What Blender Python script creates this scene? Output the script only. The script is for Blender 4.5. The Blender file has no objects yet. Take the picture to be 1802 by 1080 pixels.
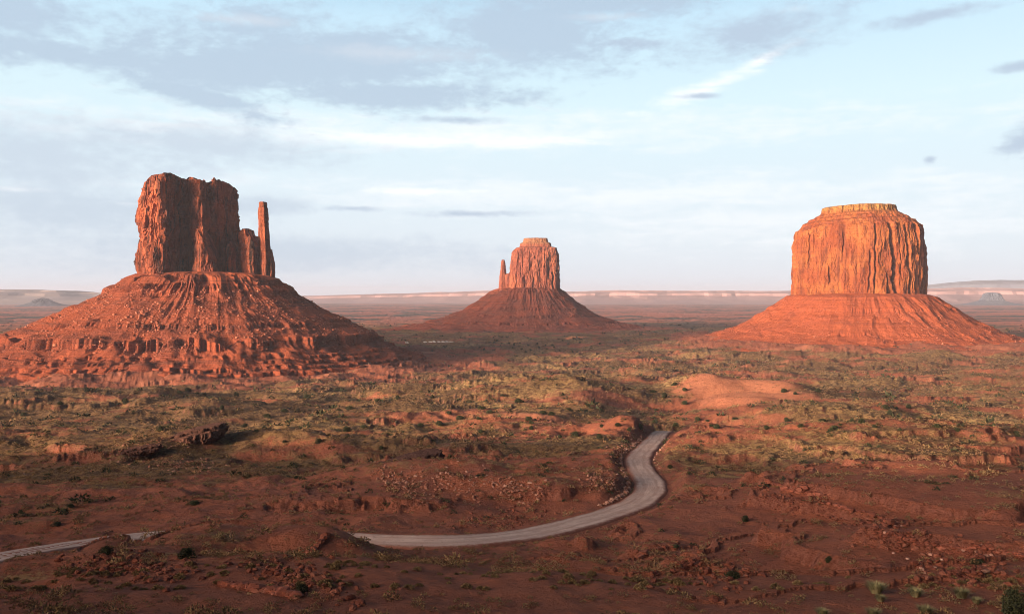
import bpy, math
import numpy as np
R = math.radians
F, CX, HY = 1560.0, 901.0, 520.0        # focal length (photo pixels), centre column, horizon row

# ------------------------------------------------------------------ camera, sun, sky
sc = bpy.context.scene
cam_d = bpy.data.cameras.new("camera"); cam = bpy.data.objects.new("camera", cam_d)
sc.collection.objects.link(cam); sc.camera = cam
cam_d.sensor_width = 36.0; cam_d.lens = 36.0 * F / 1802.0
cam_d.clip_start = 0.5; cam_d.clip_end = 90000
cam.location = (0, 0, 0); cam.rotation_euler = (R(90) - math.atan(20 / F), 0, 0)

SUN_AZ, SUN_EL = 52.0, 7.6               # degrees left of straight behind the camera; height
sun_d = bpy.data.lights.new("sun", 'SUN'); sun = bpy.data.objects.new("sun", sun_d)
sc.collection.objects.link(sun)
sun_d.energy = 5.0; sun_d.angle = R(0.55); sun_d.color = (1.0, 0.66, 0.42)
sun.rotation_euler = (R(90 - SUN_EL), 0, R(-SUN_AZ))

sc.view_settings.view_transform = 'Standard'; sc.view_settings.look = 'None'
sc.view_settings.exposure = 0.7; sc.view_settings.gamma = 1.0
sc.render.engine = 'CYCLES'
sc.cycles.max_bounces = 5; sc.cycles.diffuse_bounces = 2; sc.cycles.glossy_bounces = 1
sc.cycles.volume_bounces = 0; sc.cycles.use_denoising = True; sc.cycles.denoising_input_passes = 'RGB_ALBEDO_NORMAL'; sc.cycles.denoising_prefilter = 'ACCURATE'
sc.cycles.pixel_filter_type = 'BLACKMAN_HARRIS'; sc.cycles.filter_width = 0.9


class NT:
    """tiny helper to write node trees as expressions"""
    def __init__(self, tree): self.t = tree
    def n(self, typ, **kw):
        nd = self.t.nodes.new(typ)
        for k, v in kw.items(): setattr(nd, k, v)
        return nd
    def put(self, sock, v):
        if isinstance(v, bpy.types.NodeSocket): self.t.links.new(v, sock)
        else: sock.default_value = v
    def m(self, op, a, b=None, c=None, clamp=False):
        nd = self.n('ShaderNodeMath', operation=op, use_clamp=clamp)
        self.put(nd.inputs[0], a)
        if b is not None: self.put(nd.inputs[1], b)
        if c is not None: self.put(nd.inputs[2], c)
        return nd.outputs[0]
    def add(s, a, b): return s.m('ADD', a, b)
    def sub(s, a, b): return s.m('SUBTRACT', a, b)
    def mul(s, a, b): return s.m('MULTIPLY', a, b)
    def div(s, a, b): return s.m('DIVIDE', a, b)
    def ss(s, x, lo, hi):                       # smoothstep
        nd = s.n('ShaderNodeMapRange', interpolation_type='SMOOTHSTEP')
        s.put(nd.inputs[0], x); nd.inputs[1].default_value = lo; nd.inputs[2].default_value = hi
        return nd.outputs[0]
    def mix(s, f, a, b):
        nd = s.n('ShaderNodeMix', data_type='RGBA')
        s.put(nd.inputs[0], f)
        for i, v in ((6, a), (7, b)):
            if isinstance(v, tuple): v = (*v[:3], 1.0)
            s.put(nd.inputs[i], v)
        return nd.outputs[2]
    def noise(s, vec, scale, detail=4, rough=0.55, dist=0.0, w=None):
        nd = s.n('ShaderNodeTexNoise')
        if w is not None: nd.noise_dimensions = '4D'; nd.inputs['W'].default_value = w
        s.put(nd.inputs['Vector'], vec); nd.inputs['Scale'].default_value = scale
        nd.inputs['Detail'].default_value = detail; nd.inputs['Roughness'].default_value = rough
        nd.inputs['Distortion'].default_value = dist
        return nd.outputs[0]
    def vec(s, x, y, z):
        nd = s.n('ShaderNodeCombineXYZ')
        for i, v in enumerate((x, y, z)): s.put(nd.inputs[i], v)
        return nd.outputs[0]
    def scalev(s, v, sx, sy, sz):
        nd = s.n('ShaderNodeVectorMath', operation='MULTIPLY'); s.put(nd.inputs[0], v)
        nd.inputs[1].default_value = (sx, sy, sz); return nd.outputs[0]


def build_world():
    w = bpy.data.worlds.new("World"); sc.world = w; w.use_nodes = True; w.cycles.sampling_method = 'MANUAL'; w.cycles.sample_map_resolution = 2048
    t = w.node_tree; t.nodes.clear(); N = NT(t)
    geo = N.n('ShaderNodeTexCoord')
    sep = N.n('ShaderNodeSeparateXYZ'); t.links.new(geo.outputs['Generated'], sep.inputs[0])
    dx, dy, dz = sep.outputs
    az = N.m('ARCTAN2', dx, dy); el = N.m('ARCSINE', dz)
    sky = N.n('ShaderNodeTexSky', sky_type='NISHITA', sun_disc=False)
    sky.sun_elevation = R(SUN_EL); sky.sun_rotation = R(180 + SUN_AZ); sky.air_density = 1.0
    sky.dust_density = 0.6; sky.ozone_density = 1.5
    skyc = N.n('ShaderNodeVectorMath', operation='SCALE'); t.links.new(sky.outputs[0], skyc.inputs[0])
    skyc.inputs['Scale'].default_value = 0.075
    # thin bright veil low in the sky, clearer blue overhead
    ramp = N.n('ShaderNodeValToRGB'); cr = ramp.color_ramp
    t.links.new(N.m('DIVIDE', el, R(40)), ramp.inputs[0])
    pts = [(0.0, (.68, .745, .84)), (.06, (.70, .775, .86)), (.17, (.70, .81, .885)), (.30, (.67, .84, .91)),
           (.43, (.55, .76, .90)), (.50, (.36, .56, .73)), (.66, (.09, .16, .25)), (1.0, (.04, .08, .14))]
    cr.elements[0].position = 0; cr.elements[0].color = (*pts[0][1], 1)
    cr.elements[1].position = 1; cr.elements[1].color = (*pts[-1][1], 1)
    for p, c in pts[1:-1]:
        e = cr.elements.new(p); e.color = (*c, 1)
    col = N.mix(.12, ramp.outputs[0], skyc.outputs[0])
    # sky outside view dimmed to deepen shade; sunset glow added as foreground fill
    frontw = N.ss(N.m('COSINE', az), .30, .80)
    col = N.mix(frontw, N.mix(.94, col, (.03, .04, .06)), col)
    bw = N.m('ARCCOSINE', N.add(N.add(N.mul(dx, -math.sin(R(SUN_AZ)) * math.cos(R(9))), N.mul(dy, -math.cos(R(SUN_AZ)) * math.cos(R(9)))), N.mul(dz, math.sin(R(9)))))
    glow = N.m('EXPONENT', N.mul(N.mul(bw, bw), -1 / (2 *   .19 ** 2)))
    col = N.mix(N.mul(glow, 1.0), col, (36.0, 25.0, 19.0))
    # cloud fields: coordinates = (azimuth, elevation) in degrees, drawn out along the horizon
    azd = N.mul(az, 57.2958); eld = N.mul(el, 57.2958)
    P = N.vec(N.mul(azd, 1.0), N.mul(eld, 3.2), 0.0)
    n1 = N.noise(P, .16, 9, .58, .6, w=3.1)
    n2 = N.noise(N.vec(azd, N.mul(eld, 6.0), 4.0), .22, 8, .6, .5, w=7.7)
    n3 = N.noise(N.vec(azd, N.mul(eld, 2.2), 9.0), .9, 6, .62, .3, w=1.0)

    def blob(px, py, hx, hy, tilt=0.0):
        a0 = math.degrees(math.atan((px - CX) / F)); e0 = math.degrees(math.atan((HY - py) / F))
        sx = hx / F * 57.3; sy = hy / F * 57.3; c, s_ = math.cos(R(tilt)), math.sin(R(tilt))
        u = N.sub(azd, a0); v = N.sub(eld, e0)
        uu = N.add(N.mul(u, c / sx), N.mul(v, s_ / sx)); vv = N.sub(N.mul(v, c / sy), N.mul(u, s_ / sy))
        return N.sub(1.0, N.m('POWER', N.add(N.mul(uu, uu), N.mul(vv, vv)), .5))

    def layer(col, blobs, nz, amp, lo, hi, c, opac):
        f = None
        for b in blobs:
            q = blob(*b); f = q if f is None else N.m('MAXIMUM', f, q)
        f = N.m('MAXIMUM', f, -1.2)
        d = N.add(f, N.mul(N.sub(nz, .5), amp))
        return N.mix(N.mul(N.ss(d, lo, hi), opac), col, c)
    nn = N.add(N.mul(n1, .55), N.mul(n3, .45))
    nw = N.add(N.mul(n2, .7), N.mul(n3, .3))
    # broad white veils and streaks
    col = layer(col, [(900, 235, 1100, 45), (1100, 345, 1000, 40), (300, 250, 500, 30), (1400, 395, 600, 60)],
                nw, 4.0, -.1, 1.3, (.80, .84, .87), .75)
    col = layer(col, [(1235, 168, 130, 20, 17), (1340, 122, 80, 13, 24), (740, 338, 110, 8), (40, 357, 60, 6), (225, 372, 40, 4), (800, 250, 300, 14)],
                nw, 3.0, -.1, 1.0, (.88, .905, .92), .9)
    # grey lavender clouds
    col = layer(col, [(330, 268, 300, 40, -2), (70, 300, 330, 60), (120, 385, 330, 45), (470, 365, 90, 22), (500, 450, 500, 40)],
                nn, 3.2, -.2, .9, (.50, .585, .68), .85)
    col = layer(col, [(560, 110, 430, 80, 2), (930, 60, 230, 75), (360, 140, 260, 55), (700, 170, 260, 30), (1080, 5, 260, 36),
                      (20, 85, 150, 55), (40, 140, 170, 26), (350, 190, 150, 22, -12)],
                nn, 3.6, -.25, .65, (.405, .505, .625), .84)
    col = layer(col, [(1330, 72, 200, 46, 8), (1120, 82, 90, 12), (1640, 76, 110, 14, 3), (1790, 172, 40, 9), (1795, 285, 48, 26, 18),
                      (1635, 305, 12, 7), (800, 213, 95, 9), (1230, 178, 60, 7), (830, 377, 120, 8), (620, 370, 70, 7)],
                nn, 3.4, -.2, .9, (.41, .50, .62), .85)
    col = layer(col, [(1060, 35, 110, 14), (700, 100, 300, 26), (1400, 42, 60, 12), (270, 240, 260, 10), (430, 58, 160, 16)],
                nn, 2.2, .2, 1.3, (.74, .74, .77), .35)
    bg = N.n('ShaderNodeBackground'); t.links.new(col, bg.inputs[0]); bg.inputs[1].default_value = .76
    out = N.n('ShaderNodeOutputWorld'); t.links.new(bg.outputs[0], out.inputs[0])
build_world()

# ------------------------------------------------------------------ noise
_r = np.random.default_rng(11)
PERM = _r.permutation(4096).astype(np.int64)
ANG = _r.uniform(0, 2 * np.pi, 4096); GX, GY = np.cos(ANG), np.sin(ANG)
G3 = _r.normal(size=(4096, 3)); G3 /= np.linalg.norm(G3, axis=1)[:, None]
def _h2(i, j, s): return PERM[(PERM[(i + s * 131) & 4095] + j) & 4095]
def n2d(x, y, seed=0):
    x = np.asarray(x, float); y = np.asarray(y, float)
    i = np.floor(x).astype(np.int64); j = np.floor(y).astype(np.int64); u = x - i; v = y - j
    fu = u * u * u * (u * (u * 6 - 15) + 10); fv = v * v * v * (v * (v * 6 - 15) + 10)
    def g(a, b):
        h = _h2(i + a, j + b, seed); return GX[h] * (u - a) + GY[h] * (v - b)
    return ((g(0, 0) * (1 - fu) + g(1, 0) * fu) * (1 - fv) + (g(0, 1) * (1 - fu) + g(1, 1) * fu) * fv) * 1.5
def n3d(x, y, z, seed=0):
    x, y, z = np.broadcast_arrays(np.asarray(x, float), np.asarray(y, float), np.asarray(z, float))
    i = np.floor(x).astype(np.int64); j = np.floor(y).astype(np.int64); k = np.floor(z).astype(np.int64)
    u = x - i; v = y - j; w = z - k
    fu = u * u * (3 - 2 * u); fv = v * v * (3 - 2 * v); fw = w * w * (3 - 2 * w)
    def g(a, b, c):
        h = PERM[(_h2(i + a, j + b, seed) + k + c) & 4095]; q = G3[h]
        return q[..., 0] * (u - a) + q[..., 1] * (v - b) + q[..., 2] * (w - c)
    r = 0
    for c, wc in ((0, 1 - fw), (1, fw)):
        r = r + wc * ((g(0, 0, c) * (1 - fu) + g(1, 0, c) * fu) * (1 - fv) + (g(0, 1, c) * (1 - fu) + g(1, 1, c) * fu) * fv)
    return r * 1.6
def fbm2(x, y, o=4, seed=0, gain=.5):
    r = 0; a = 1.0; s = 0
    for k in range(o):
        r = r + a * n2d(x, y, seed + k); s += a
        x, y = 1.6 * x + 1.2 * y + 3.3, -1.2 * x + 1.6 * y + 7.1; a *= gain
    return r / s * 1.4
def ridged2(x, y, o=3, seed=0):
    r = 0; a = 1.0; s = 0
    for k in range(o):
        r = r + a * (1 - 2 * np.abs(n2d(x, y, seed + k))); s += a
        x, y = 1.6 * x + 1.2 * y + 1.3, -1.2 * x + 1.6 * y + 5.1; a *= .5
    return r / s
def fbm3(x, y, z, o=3, seed=0):
    r = 0; a = 1.0; s = 0
    for k in range(o):
        r = r + a * n3d(x, y, z, seed + k); s += a; x = x * 2.03 + 1.7; y = y * 2.03 + 4.1; z = z * 2.03 + .9; a *= .5
    return r / s * 1.4
def sst(x, a, b):
    t = np.clip((np.asarray(x, float) - a) / (b - a), 0, 1); return t * t * (3 - 2 * t)

# ------------------------------------------------------------------ lay of the land
PROF = np.array([  # image row -> distance of level-ish ground there
    (1250, 45), (1150, 62), (1080, 80), (1030, 95), (1000, 108), (975, 132), (950, 165), (925, 183), (900, 202), (850, 242), (800, 308),
    (762, 400), (745, 470), (720, 590), (700, 720), (685, 860), (670, 985), (650, 1160), (630, 1400), (612, 1640), (600, 1900), (590, 2250), (575, 2950),
    (560, 4050), (550, 5400), (540, 8000), (534, 12000), (530, 16000)], float)
PY, PD = PROF[:, 0], PROF[:, 1]; PZ = -(PY - HY) / F * PD
def dist_of_row(py): return np.interp(-np.asarray(py, float), -PY, PD)
def base(y):
    d = np.concatenate([[-1500, -500, -200, -60, 0, 20], PD, [30000, 60000]])
    z = np.concatenate([[8, 4, -2, -6, -9, -13], PZ, [-108, -110]])
    return np.interp(y, d, z)
def at(px, py, d=None):
    d = float(dist_of_row(py)) if d is None else d
    return np.array([(px - CX) / F * d, d, -(py - HY) / F * d])

BUMPS = []     # x, y, rx, ry, height, flatness, rotation
def bump(px, d, rxm, rym, h, flat=1.0, rot=0.0): BUMPS.append(((px - CX) / F * d, d, rxm, rym, h, flat, R(rot)))
bump(455, 128, 15, 12, 3.0, 2.4, 4); bump(345, 130, 3.6, 9, 1.6); bump(405, 130, 4.5, 9, 1.4);  bump(585, 124, 8, 13, 1.3, 1.8, 0);  bump(206, 138, 3.0, 8, 2.8, 1.6); bump(700, 96, 16, 10, 1.2, 1.2, -10)
bump(60, 112, 22, 9, 1.8, 1.3); bump(300, 104, 14, 7, 1.6); bump(1010, 160, 5.5, 6, 2.0, 2.0)
bump(1240, 400, 62, 24, 4.5, 2.5, -4); bump(1160, 470, 120, 26, -6.5, 1.5); bump(1090, 385, 9, 26, 4.5, 1.5, -20)
bump(985, 740, 120, 110, 17, 1.4, -25); bump(880, 470, 70, 60, 5, 1.2, -20); bump(1165, 610, 45, 130, -9, 1.3, -6)
bump(1320, 700, 60, 90, 9, 1.7, 8); bump(1400, 560, 90, 40, 7, 1.5, 10)
bump(1700, 330, 90, 45, 9, 1.5, 10); bump(1560, 240, 50, 30, 5, 1.4, 10); bump(1720, 200, 40, 30, 6, 2.0, 0); bump(1650, 140, 30, 14, 4.0, 1.6, 0)
bump(1350, 190, 30, 16, 2.4, 1.2); bump(1260, 120, 26, 12, -2.0, 1.2); bump(1330, 300, 60, 26, 3.0, 1.3, 5)
bump(900, 235, 34, 17, 2.8, 2.0, -5); bump(740, 255, 24, 18, 3.2, 1.8, 0); bump(860, 265, 30, 10, -3.0, 1.2)
bump(300, 330, 42, 22, 4.5, 1.8, 8); bump(120, 350, 50, 18, 4, 1.4, 4); bump(640, 330, 36, 20, 4.5, 1.8, 0); bump(60, 640, 130, 50, 7, 1.5, 0)
bump(450, 560, 120, 60, 5, 1.3, 8); bump(700, 560, 70, 50, -4, 1.3); bump(420, 205, 50, 20, 2.0, 1.4)

def raw_height(x, y):
    x = np.asarray(x, float); y = np.asarray(y, float); r = np.hypot(x, y) + 1e-6
    q = np.where(y > 0, np.sqrt(y * y + (.28 * x) ** 2), y)
    q = np.where(r > 1100, np.maximum(q, r * sst(r, 1100, 1800)), q)
    h = base(q)
    # the rim the camera stands on runs on behind and to the left of it
    side = np.arctan2(np.abs(x), y)
    wl = sst(side, R(50), R(74)) * (1 - sst(r, 300, 560)) * np.where(x < 0, 1, .5)
    h = h * (1 - wl) + (-3.5 + 4 * fbm2(x / 160, y / 160, 3, 60)) * wl
    # a long mesa left of the picture, across the valley
    ex = np.abs(x + 1480) / 330; ey = np.abs(y - 1180) / 240
    mm = np.maximum(ex, ey) + .12 * fbm2(x / 120, y / 120, 3, 71)
    h = h + 130 * (1 - sst(mm, 1.0, 1.9)) + 235 * (1 - sst(mm, .93, 1.0))
    # Merrick-side apron
    for (cx, cy, rad, up) in ((705, 1790, 620, 13), (57, 2600, 900, 9), (-443, 1290, 520, 4)):
        e = np.hypot(x - cx, (y - cy)); h = h + up * (1 - sst(e, rad * .35, rad))
    far = sst(r, 3000, 7000)
    # rolling ground
    A1 = np.interp(r, [0, 60, 200, 500, 1200, 3000, 6000], [.0, 1.1, 1.8, 5.2, 9.5, 5.5, 5])
    wx = x + 18 * n2d(x / 60, y / 60, 90); wy = y + 18 * n2d(x / 60, y / 60, 91)
    h = h + A1 * fbm2(wx / 115, wy / 95, 3, 1) * (1 - .6 * far)
    A2 = np.interp(r, [0, 60, 150, 400, 900, 1500, 2600, 3500], [0, .45, 1.0, 1.5, 1.7, 1.2, .8, .3])
    gul = ridged2((wx + .35 * wy) / 46, (wy - .3 * wx) / 34, 3, 20)
    kn = 1 - .75 * np.exp(-(((x - 185) / 75) ** 2 + ((y - 690) / 105) ** 2) ** 2)
    h = h + A2 * kn * (gul - .35) * 1.2
    A3 = np.interp(r, [0, 60, 150, 400, 1200, 2500], [.1, .35, .6, 1.0, 1.3, .6])
    h = h + A3 * kn * fbm2(x / 9, y / 9, 4, 30, .6)
    h = h - np.interp(r, [60, 120, 400, 1500], [0, .5, 1.3, 1.6]) * sst(1 - 3.2 * np.abs(n2d(wx / 62 + 3, wy / 48, 48)), .2, 1)
    for (cx, cy, rx, ry, hh, fl, ro) in BUMPS:
        c, s = math.cos(ro), math.sin(ro); dx = x - cx; dy = y - cy
        e = ((c * dx + s * dy) / rx) ** 2 + ((-s * dx + c * dy) / ry) ** 2
        m = e < 16
        if m.any():
            e = np.where(m, e, 16); e = e * (1 + .35 * n2d(x / (rx * .5 + 6), y / (ry * .5 + 6), 77))
            h = h + np.where(m, hh * np.exp(-np.abs(e) ** fl * .7), 0)
    knoll = np.exp(-(((x - 185) / 75) ** 2 + ((y - 690) / 105) ** 2) ** 2)
    # rock ledges: bedding that stands out where the noise says so
    led = np.maximum(sst(fbm2(x / 70 + 9, y / 55, 3, 40), -.05, .25), sst(x / y, .15, .25) * (1 - sst(y, 260, 340))) * sst(r, 70, 110) * (1 - sst(r, 1300, 2400))
    st = np.interp(r, [0, 120, 400, 1200], [2.2, 2.6, 3.2, 4.5])
    hb = h + .35 * n2d(x / 25, y / 25, 44) * st
    k = np.floor(hb / st); fr = hb / st - k
    tr = (k + sst(fr, .72, .93)) * st + .25 * fr * st
    led = led * (1 - knoll)
    h = h * (1 - .75 * led) + (tr - .35 * n2d(x / 25, y / 25, 44) * st) * .75 * led
    return h

ROADPX = [(-120, 1010), (-40, 993), (0, 984), (60, 972), (120, 963), (180, 955), (240, 948), (300, 945), (380, 945), (470, 946), (560, 948), (640, 952), (700, 956), (770, 957),
          (850, 954), (930, 944), (1000, 928), (1060, 911), (1110, 894), (1140, 876), (1149, 858), (1137, 838), (1124, 822), (1124, 806), (1138, 790), (1152, 776),
          (1160, 765), (1172, 757.5)]
def smooth_path(P, n=420, it=6):
    P = np.array(P); s = np.concatenate([[0], np.cumsum(np.hypot(*(np.diff(P[:, :2], axis=0).T)))])
    q = np.linspace(0, s[-1], n); Q = np.stack([np.interp(q, s, P[:, i]) for i in range(3)], 1)
    for _ in range(it * 14):
        Q[1:-1] = .25 * Q[:-2] + .5 * Q[1:-1] + .25 * Q[2:]
    return Q
ROAD = smooth_path([at(a, b) for a, b in ROADPX] + [(76, 420, -67), (80, 450, -73), (84, 490, -79)], 460, 3)
ROAD[:, 2] += .4
HW = 4.4
def road_near(x, y):
    """distance to the road centre line and the road's height there"""
    x = np.asarray(x, float).ravel(); y = np.asarray(y, float).ravel()
    D = np.full(x.shape, 1e3); Z = np.zeros(x.shape)
    sel = np.where((y > 90) & (y < 560) & (x > -190) & (x < 180))[0]
    sx, sy = ROAD[::2, 0], ROAD[::2, 1]
    for c in range(0, len(sel), 20000):
        i = sel[c:c + 20000]
        d2 = (x[i, None] - sx) ** 2 + (y[i, None] - sy) ** 2
        k = d2.argmin(1); D[i] = np.sqrt(d2[np.arange(len(i)), k]); Z[i] = ROAD[::2, 2][k]
    return D, Z
def height(x, y):
    x = np.asarray(x, float); y = np.asarray(y, float); h = raw_height(x, y)
    D, Z = road_near(x, y); D = D.reshape(x.shape); Z = Z.reshape(x.shape)
    w = 1 - sst(D, HW + .6, HW + 5.5)
    return h * (1 - w) + (Z - .10 - .25 * sst(D, HW * .3, HW)) * w
def veg_mask(x, y):
    """0 = bare red earth, 1 = sage and grass cover"""
    r = np.hypot(x, y)
    v = np.interp(r, [0, 200, 270, 400, 600, 1400, 2500, 4000], [.12, .20, .47, .58, .66, .68, .8, .66])
    v = v + .75 * np.interp(r, [150, 330], [.35, 1]) * fbm2(x / 85, y / 60, 4, 130) + .25 * fbm2(x / 16, y / 12, 2, 140)
    v = v + .22 * sst(-x, -20, 120) * sst(y, 230, 300) * (1 - sst(y, 700, 900))
    for (cx, cy, rad) in ((-443, 1290, 340), (705, 1790, 330), (57, 2600, 330)):
        v = v - .9 * (1 - sst(np.hypot(x - cx, y - cy), rad * .9, rad * 1.4))
    hill = np.exp(-(((x - 180) / 50) ** 2 + ((y - 680) / 72) ** 2) ** 2); v = v - .8 * hill
    red = np.exp(-(((x - 90) / 75) ** 2 + ((y - 395) / 24) ** 2)); v = v - .7 * red
    red = np.exp(-(((x - 6) / 60) ** 2 + ((y - 500) / 28) ** 2)); v = v - .45 * red
    return np.clip(v, 0, 1)

def bare_sun_mask(x, y):  # pale bare rock, brightened to paint sunlight onto the spur
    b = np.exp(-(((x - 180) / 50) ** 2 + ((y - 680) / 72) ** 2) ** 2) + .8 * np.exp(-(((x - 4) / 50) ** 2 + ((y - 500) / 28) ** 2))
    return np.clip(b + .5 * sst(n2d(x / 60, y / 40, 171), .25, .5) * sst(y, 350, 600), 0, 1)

def straw_sun_mask(x, y):  # dry grass cover, strengthened on the hill to paint its sunlit gold
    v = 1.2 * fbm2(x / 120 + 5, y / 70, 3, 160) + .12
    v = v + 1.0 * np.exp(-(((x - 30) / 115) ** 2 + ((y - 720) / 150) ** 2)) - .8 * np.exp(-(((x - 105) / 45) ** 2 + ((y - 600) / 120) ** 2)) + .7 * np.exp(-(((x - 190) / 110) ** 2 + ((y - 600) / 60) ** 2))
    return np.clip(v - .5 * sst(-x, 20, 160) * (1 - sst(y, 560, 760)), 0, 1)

def cast(px, py):
    """where the view ray through a photo pixel meets the ground"""
    px = np.atleast_1d(np.asarray(px, float)); py = np.atleast_1d(np.asarray(py, float))
    d = np.geomspace(40, 6000, 700)
    X = (px[:, None] - CX) / F * d; Y = np.broadcast_to(d, X.shape); Z = -(py[:, None] - HY) / F * d
    H = height(X, Y); hit = Z < H; k = np.where(hit.any(1), hit.argmax(1), len(d) - 1)
    i = np.arange(len(px)); k0 = np.maximum(k - 1, 0)
    a = Z[i, k0] - H[i, k0]; b = Z[i, k] - H[i, k]; t = np.where(a > b, a / np.maximum(a - b, 1e-9), 0); t = np.clip(t, 0, 1)
    dd = d[k0] + (d[k] - d[k0]) * t
    x = (px - CX) / F * dd; return np.stack([x, dd, height(x, dd)], 1)

# ------------------------------------------------------------------ mesh helpers
def mesh_np(name, V, faces, mat=None, smooth=False, attrs=None, fmat=None):
    """faces: (n,3) or (n,4) int array, or a list of such arrays"""
    me = bpy.data.meshes.new(name); V = np.ascontiguousarray(V, np.float32)
    fl = faces if isinstance(faces, list) else [faces]
    idx = np.concatenate([f.ravel() for f in fl]).astype(np.int32)
    tot = np.concatenate([np.full(len(f), f.shape[1]) for f in fl]).astype(np.int32)
    st = np.concatenate([[0], np.cumsum(tot)[:-1]]).astype(np.int32)
    me.vertices.add(len(V)); me.vertices.foreach_set('co', V.ravel())
    me.loops.add(len(idx)); me.loops.foreach_set('vertex_index', idx)
    me.polygons.add(len(tot)); me.polygons.foreach_set('loop_start', st); me.polygons.foreach_set('loop_total', tot)
    me.polygons.foreach_set('use_smooth', np.full(len(tot), smooth))
    me.update(calc_edges=True); me.validate(clean_customdata=False)
    for k, a in (attrs or {}).items():
        at_ = me.attributes.new(k, 'FLOAT', 'POINT'); at_.data.foreach_set('value', np.ascontiguousarray(a, np.float32))
    if mat: me.materials.append(mat)
    return me
def link(name, me, parent=None, loc=None, **props):
    o = bpy.data.objects.new(name, me); sc.collection.objects.link(o)
    if parent: o.parent = parent
    if loc is not None: o.location = loc
    for k, v in props.items(): o[k] = v
    return o
def grid_faces(nr, nc, closed):
    """rows x cols grid -> quads; columns wrap when closed"""
    i = np.arange(nr - 1)[:, None]; j = np.arange(nc if closed else nc - 1)[None, :]; j2 = (j + 1) % nc
    a = i * nc + j; b = i * nc + j2; c = (i + 1) * nc + j2; d = (i + 1) * nc + j
    return np.stack([a, b, c, d], -1).reshape(-1, 4)

# ------------------------------------------------------------------ materials
def new_mat(name):
    m = bpy.data.materials.new(name); m.use_nodes = True; t = m.node_tree
    b = t.nodes['Principled BSDF']; b.inputs['Roughness'].default_value = .95
    b.inputs['Specular IOR Level'].default_value = .12
    return m, NT(t), b
def add_bump(N, b, h, strength, dist):
    bp = N.n('ShaderNodeBump'); bp.inputs['Strength'].default_value = strength; bp.inputs['Distance'].default_value = dist
    N.put(bp.inputs['Height'], h); N.t.links.new(bp.outputs[0], b.inputs['Normal'])

def rock_mat(name, ctop, cmain, cdark, cvarn, band=(1e4, 1e5), cap=(.5, .34, .15), seed=0.0, varn=.5):
    m, N, b = new_mat(name)
    P = N.n('ShaderNodeTexCoord').outputs['Object']
    sep = N.n('ShaderNodeSeparateXYZ'); N.t.links.new(P, sep.inputs[0]); z = sep.outputs[2]
    big = N.noise(P, .022, 4, .6, .5, w=seed)
    streak = N.noise(N.scalev(P, 1, 1, .11), .16, 6, .62, .4, w=seed + 2)
    fine = N.noise(N.scalev(P, 1, 1, .4), .55, 6, .7, 0, w=seed + 5)
    bed = N.noise(N.scalev(P, .035, .035, 1), .42, 5, .7, .2, w=seed + 8)
    c = N.mix(N.ss(big, .38, .62), cmain, ctop)
    c = N.mix(N.mul(N.ss(streak, .45, .66), .75), c, cdark)
    c = N.mix(N.mul(N.ss(bed, .52, .66), .45), c, cdark)
    c = N.mix(N.mul(N.ss(N.noise(N.scalev(P, 1, 1, .06), .09, 5, .6, .6, w=seed + 11), .53, .63), varn), c, cvarn)
    c = N.mix(N.mul(N.ss(fine, .55, .75), .35), c, ctop)
    zz = N.add(z, N.mul(N.sub(bed, .5), 10))
    c = N.mix(N.ss(zz, *band), c, N.mix(N.ss(fine, .4, .65), cap, cdark))
    N.t.links.new(c, b.inputs['Base Color'])
    add_bump(N, b, N.add(N.add(N.mul(fine, .8), N.mul(streak, 1.2)), N.mul(bed, .9)), 1.0, 2.4)
    return m
M_west = rock_mat('west_sandstone', (.40, .120, .058), (.21, .064, .038), (.065, .034, .029), (.028, .022, .022), seed=1.0, varn=.92)  # desert varnish and rock tones, pushed darker to paint in deeper shade
M_east = rock_mat('east_sandstone', (.33, .12, .066), (.25, .08, .052), (.15, .052, .04), (.085, .036, .032), (245, 252), (.30, .16, .085), seed=21.0, varn=.35)
M_right = rock_mat('right_sandstone', (.36, .13, .042), (.25, .070, .028), (.13, .038, .022), (.055, .026, .022), (262, 276), (.33, .20, .06), seed=41.0, varn=.3)

def talus_mat(name, c1, c2, c3, stone, seed=0.0):
    m, N, b = new_mat(name)
    P = N.n('ShaderNodeTexCoord').outputs['Object']
    big = N.noise(P, .02, 5, .6, .4, w=seed); fine = N.noise(P, .35, 7, .75, 0, w=seed + 3)
    bed = N.noise(N.scalev(P, .012, .012, 1), .33, 6, .72, .1, w=seed + 8)
    vor = N.n('ShaderNodeTexVoronoi', feature='F1'); N.put(vor.inputs['Vector'], P); vor.inputs['Scale'].default_value = .30
    sp = N.mul(N.sub(1.0, N.ss(vor.outputs['Distance'], .12, .3)), N.ss(N.noise(P, .03, 3, .6, 0, w=seed + 6), .48, .62))
    c = N.mix(N.ss(big, .38, .62), c1, c2)
    c = N.mix(N.mul(N.ss(bed, .5, .62), .55), c, c3)
    c = N.mix(N.mul(N.ss(fine, .5, .72), .6), c, c3)
    c = N.mix(N.mul(sp, .6), c, stone)
    N.t.links.new(c, b.inputs['Base Color'])
    add_bump(N, b, N.add(N.mul(fine, 1.6), N.add(N.mul(sp, .8), N.mul(bed, .8))), 1.0, 3.0)
    return m
T_west = talus_mat('west_talus_earth', (.36, .098, .047), (.24, .068, .038), (.09, .04, .03), (.52, .30, .20), 3.0)
T_east = talus_mat('east_talus_earth', (.36, .10, .055), (.26, .088, .055), (.14, .06, .045), (.42, .22, .15), 13.0)
T_right = talus_mat('right_talus_earth', (.40, .105, .042), (.34, .088, .038), (.22, .058, .03), (.55, .30, .17), 23.0)

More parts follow.
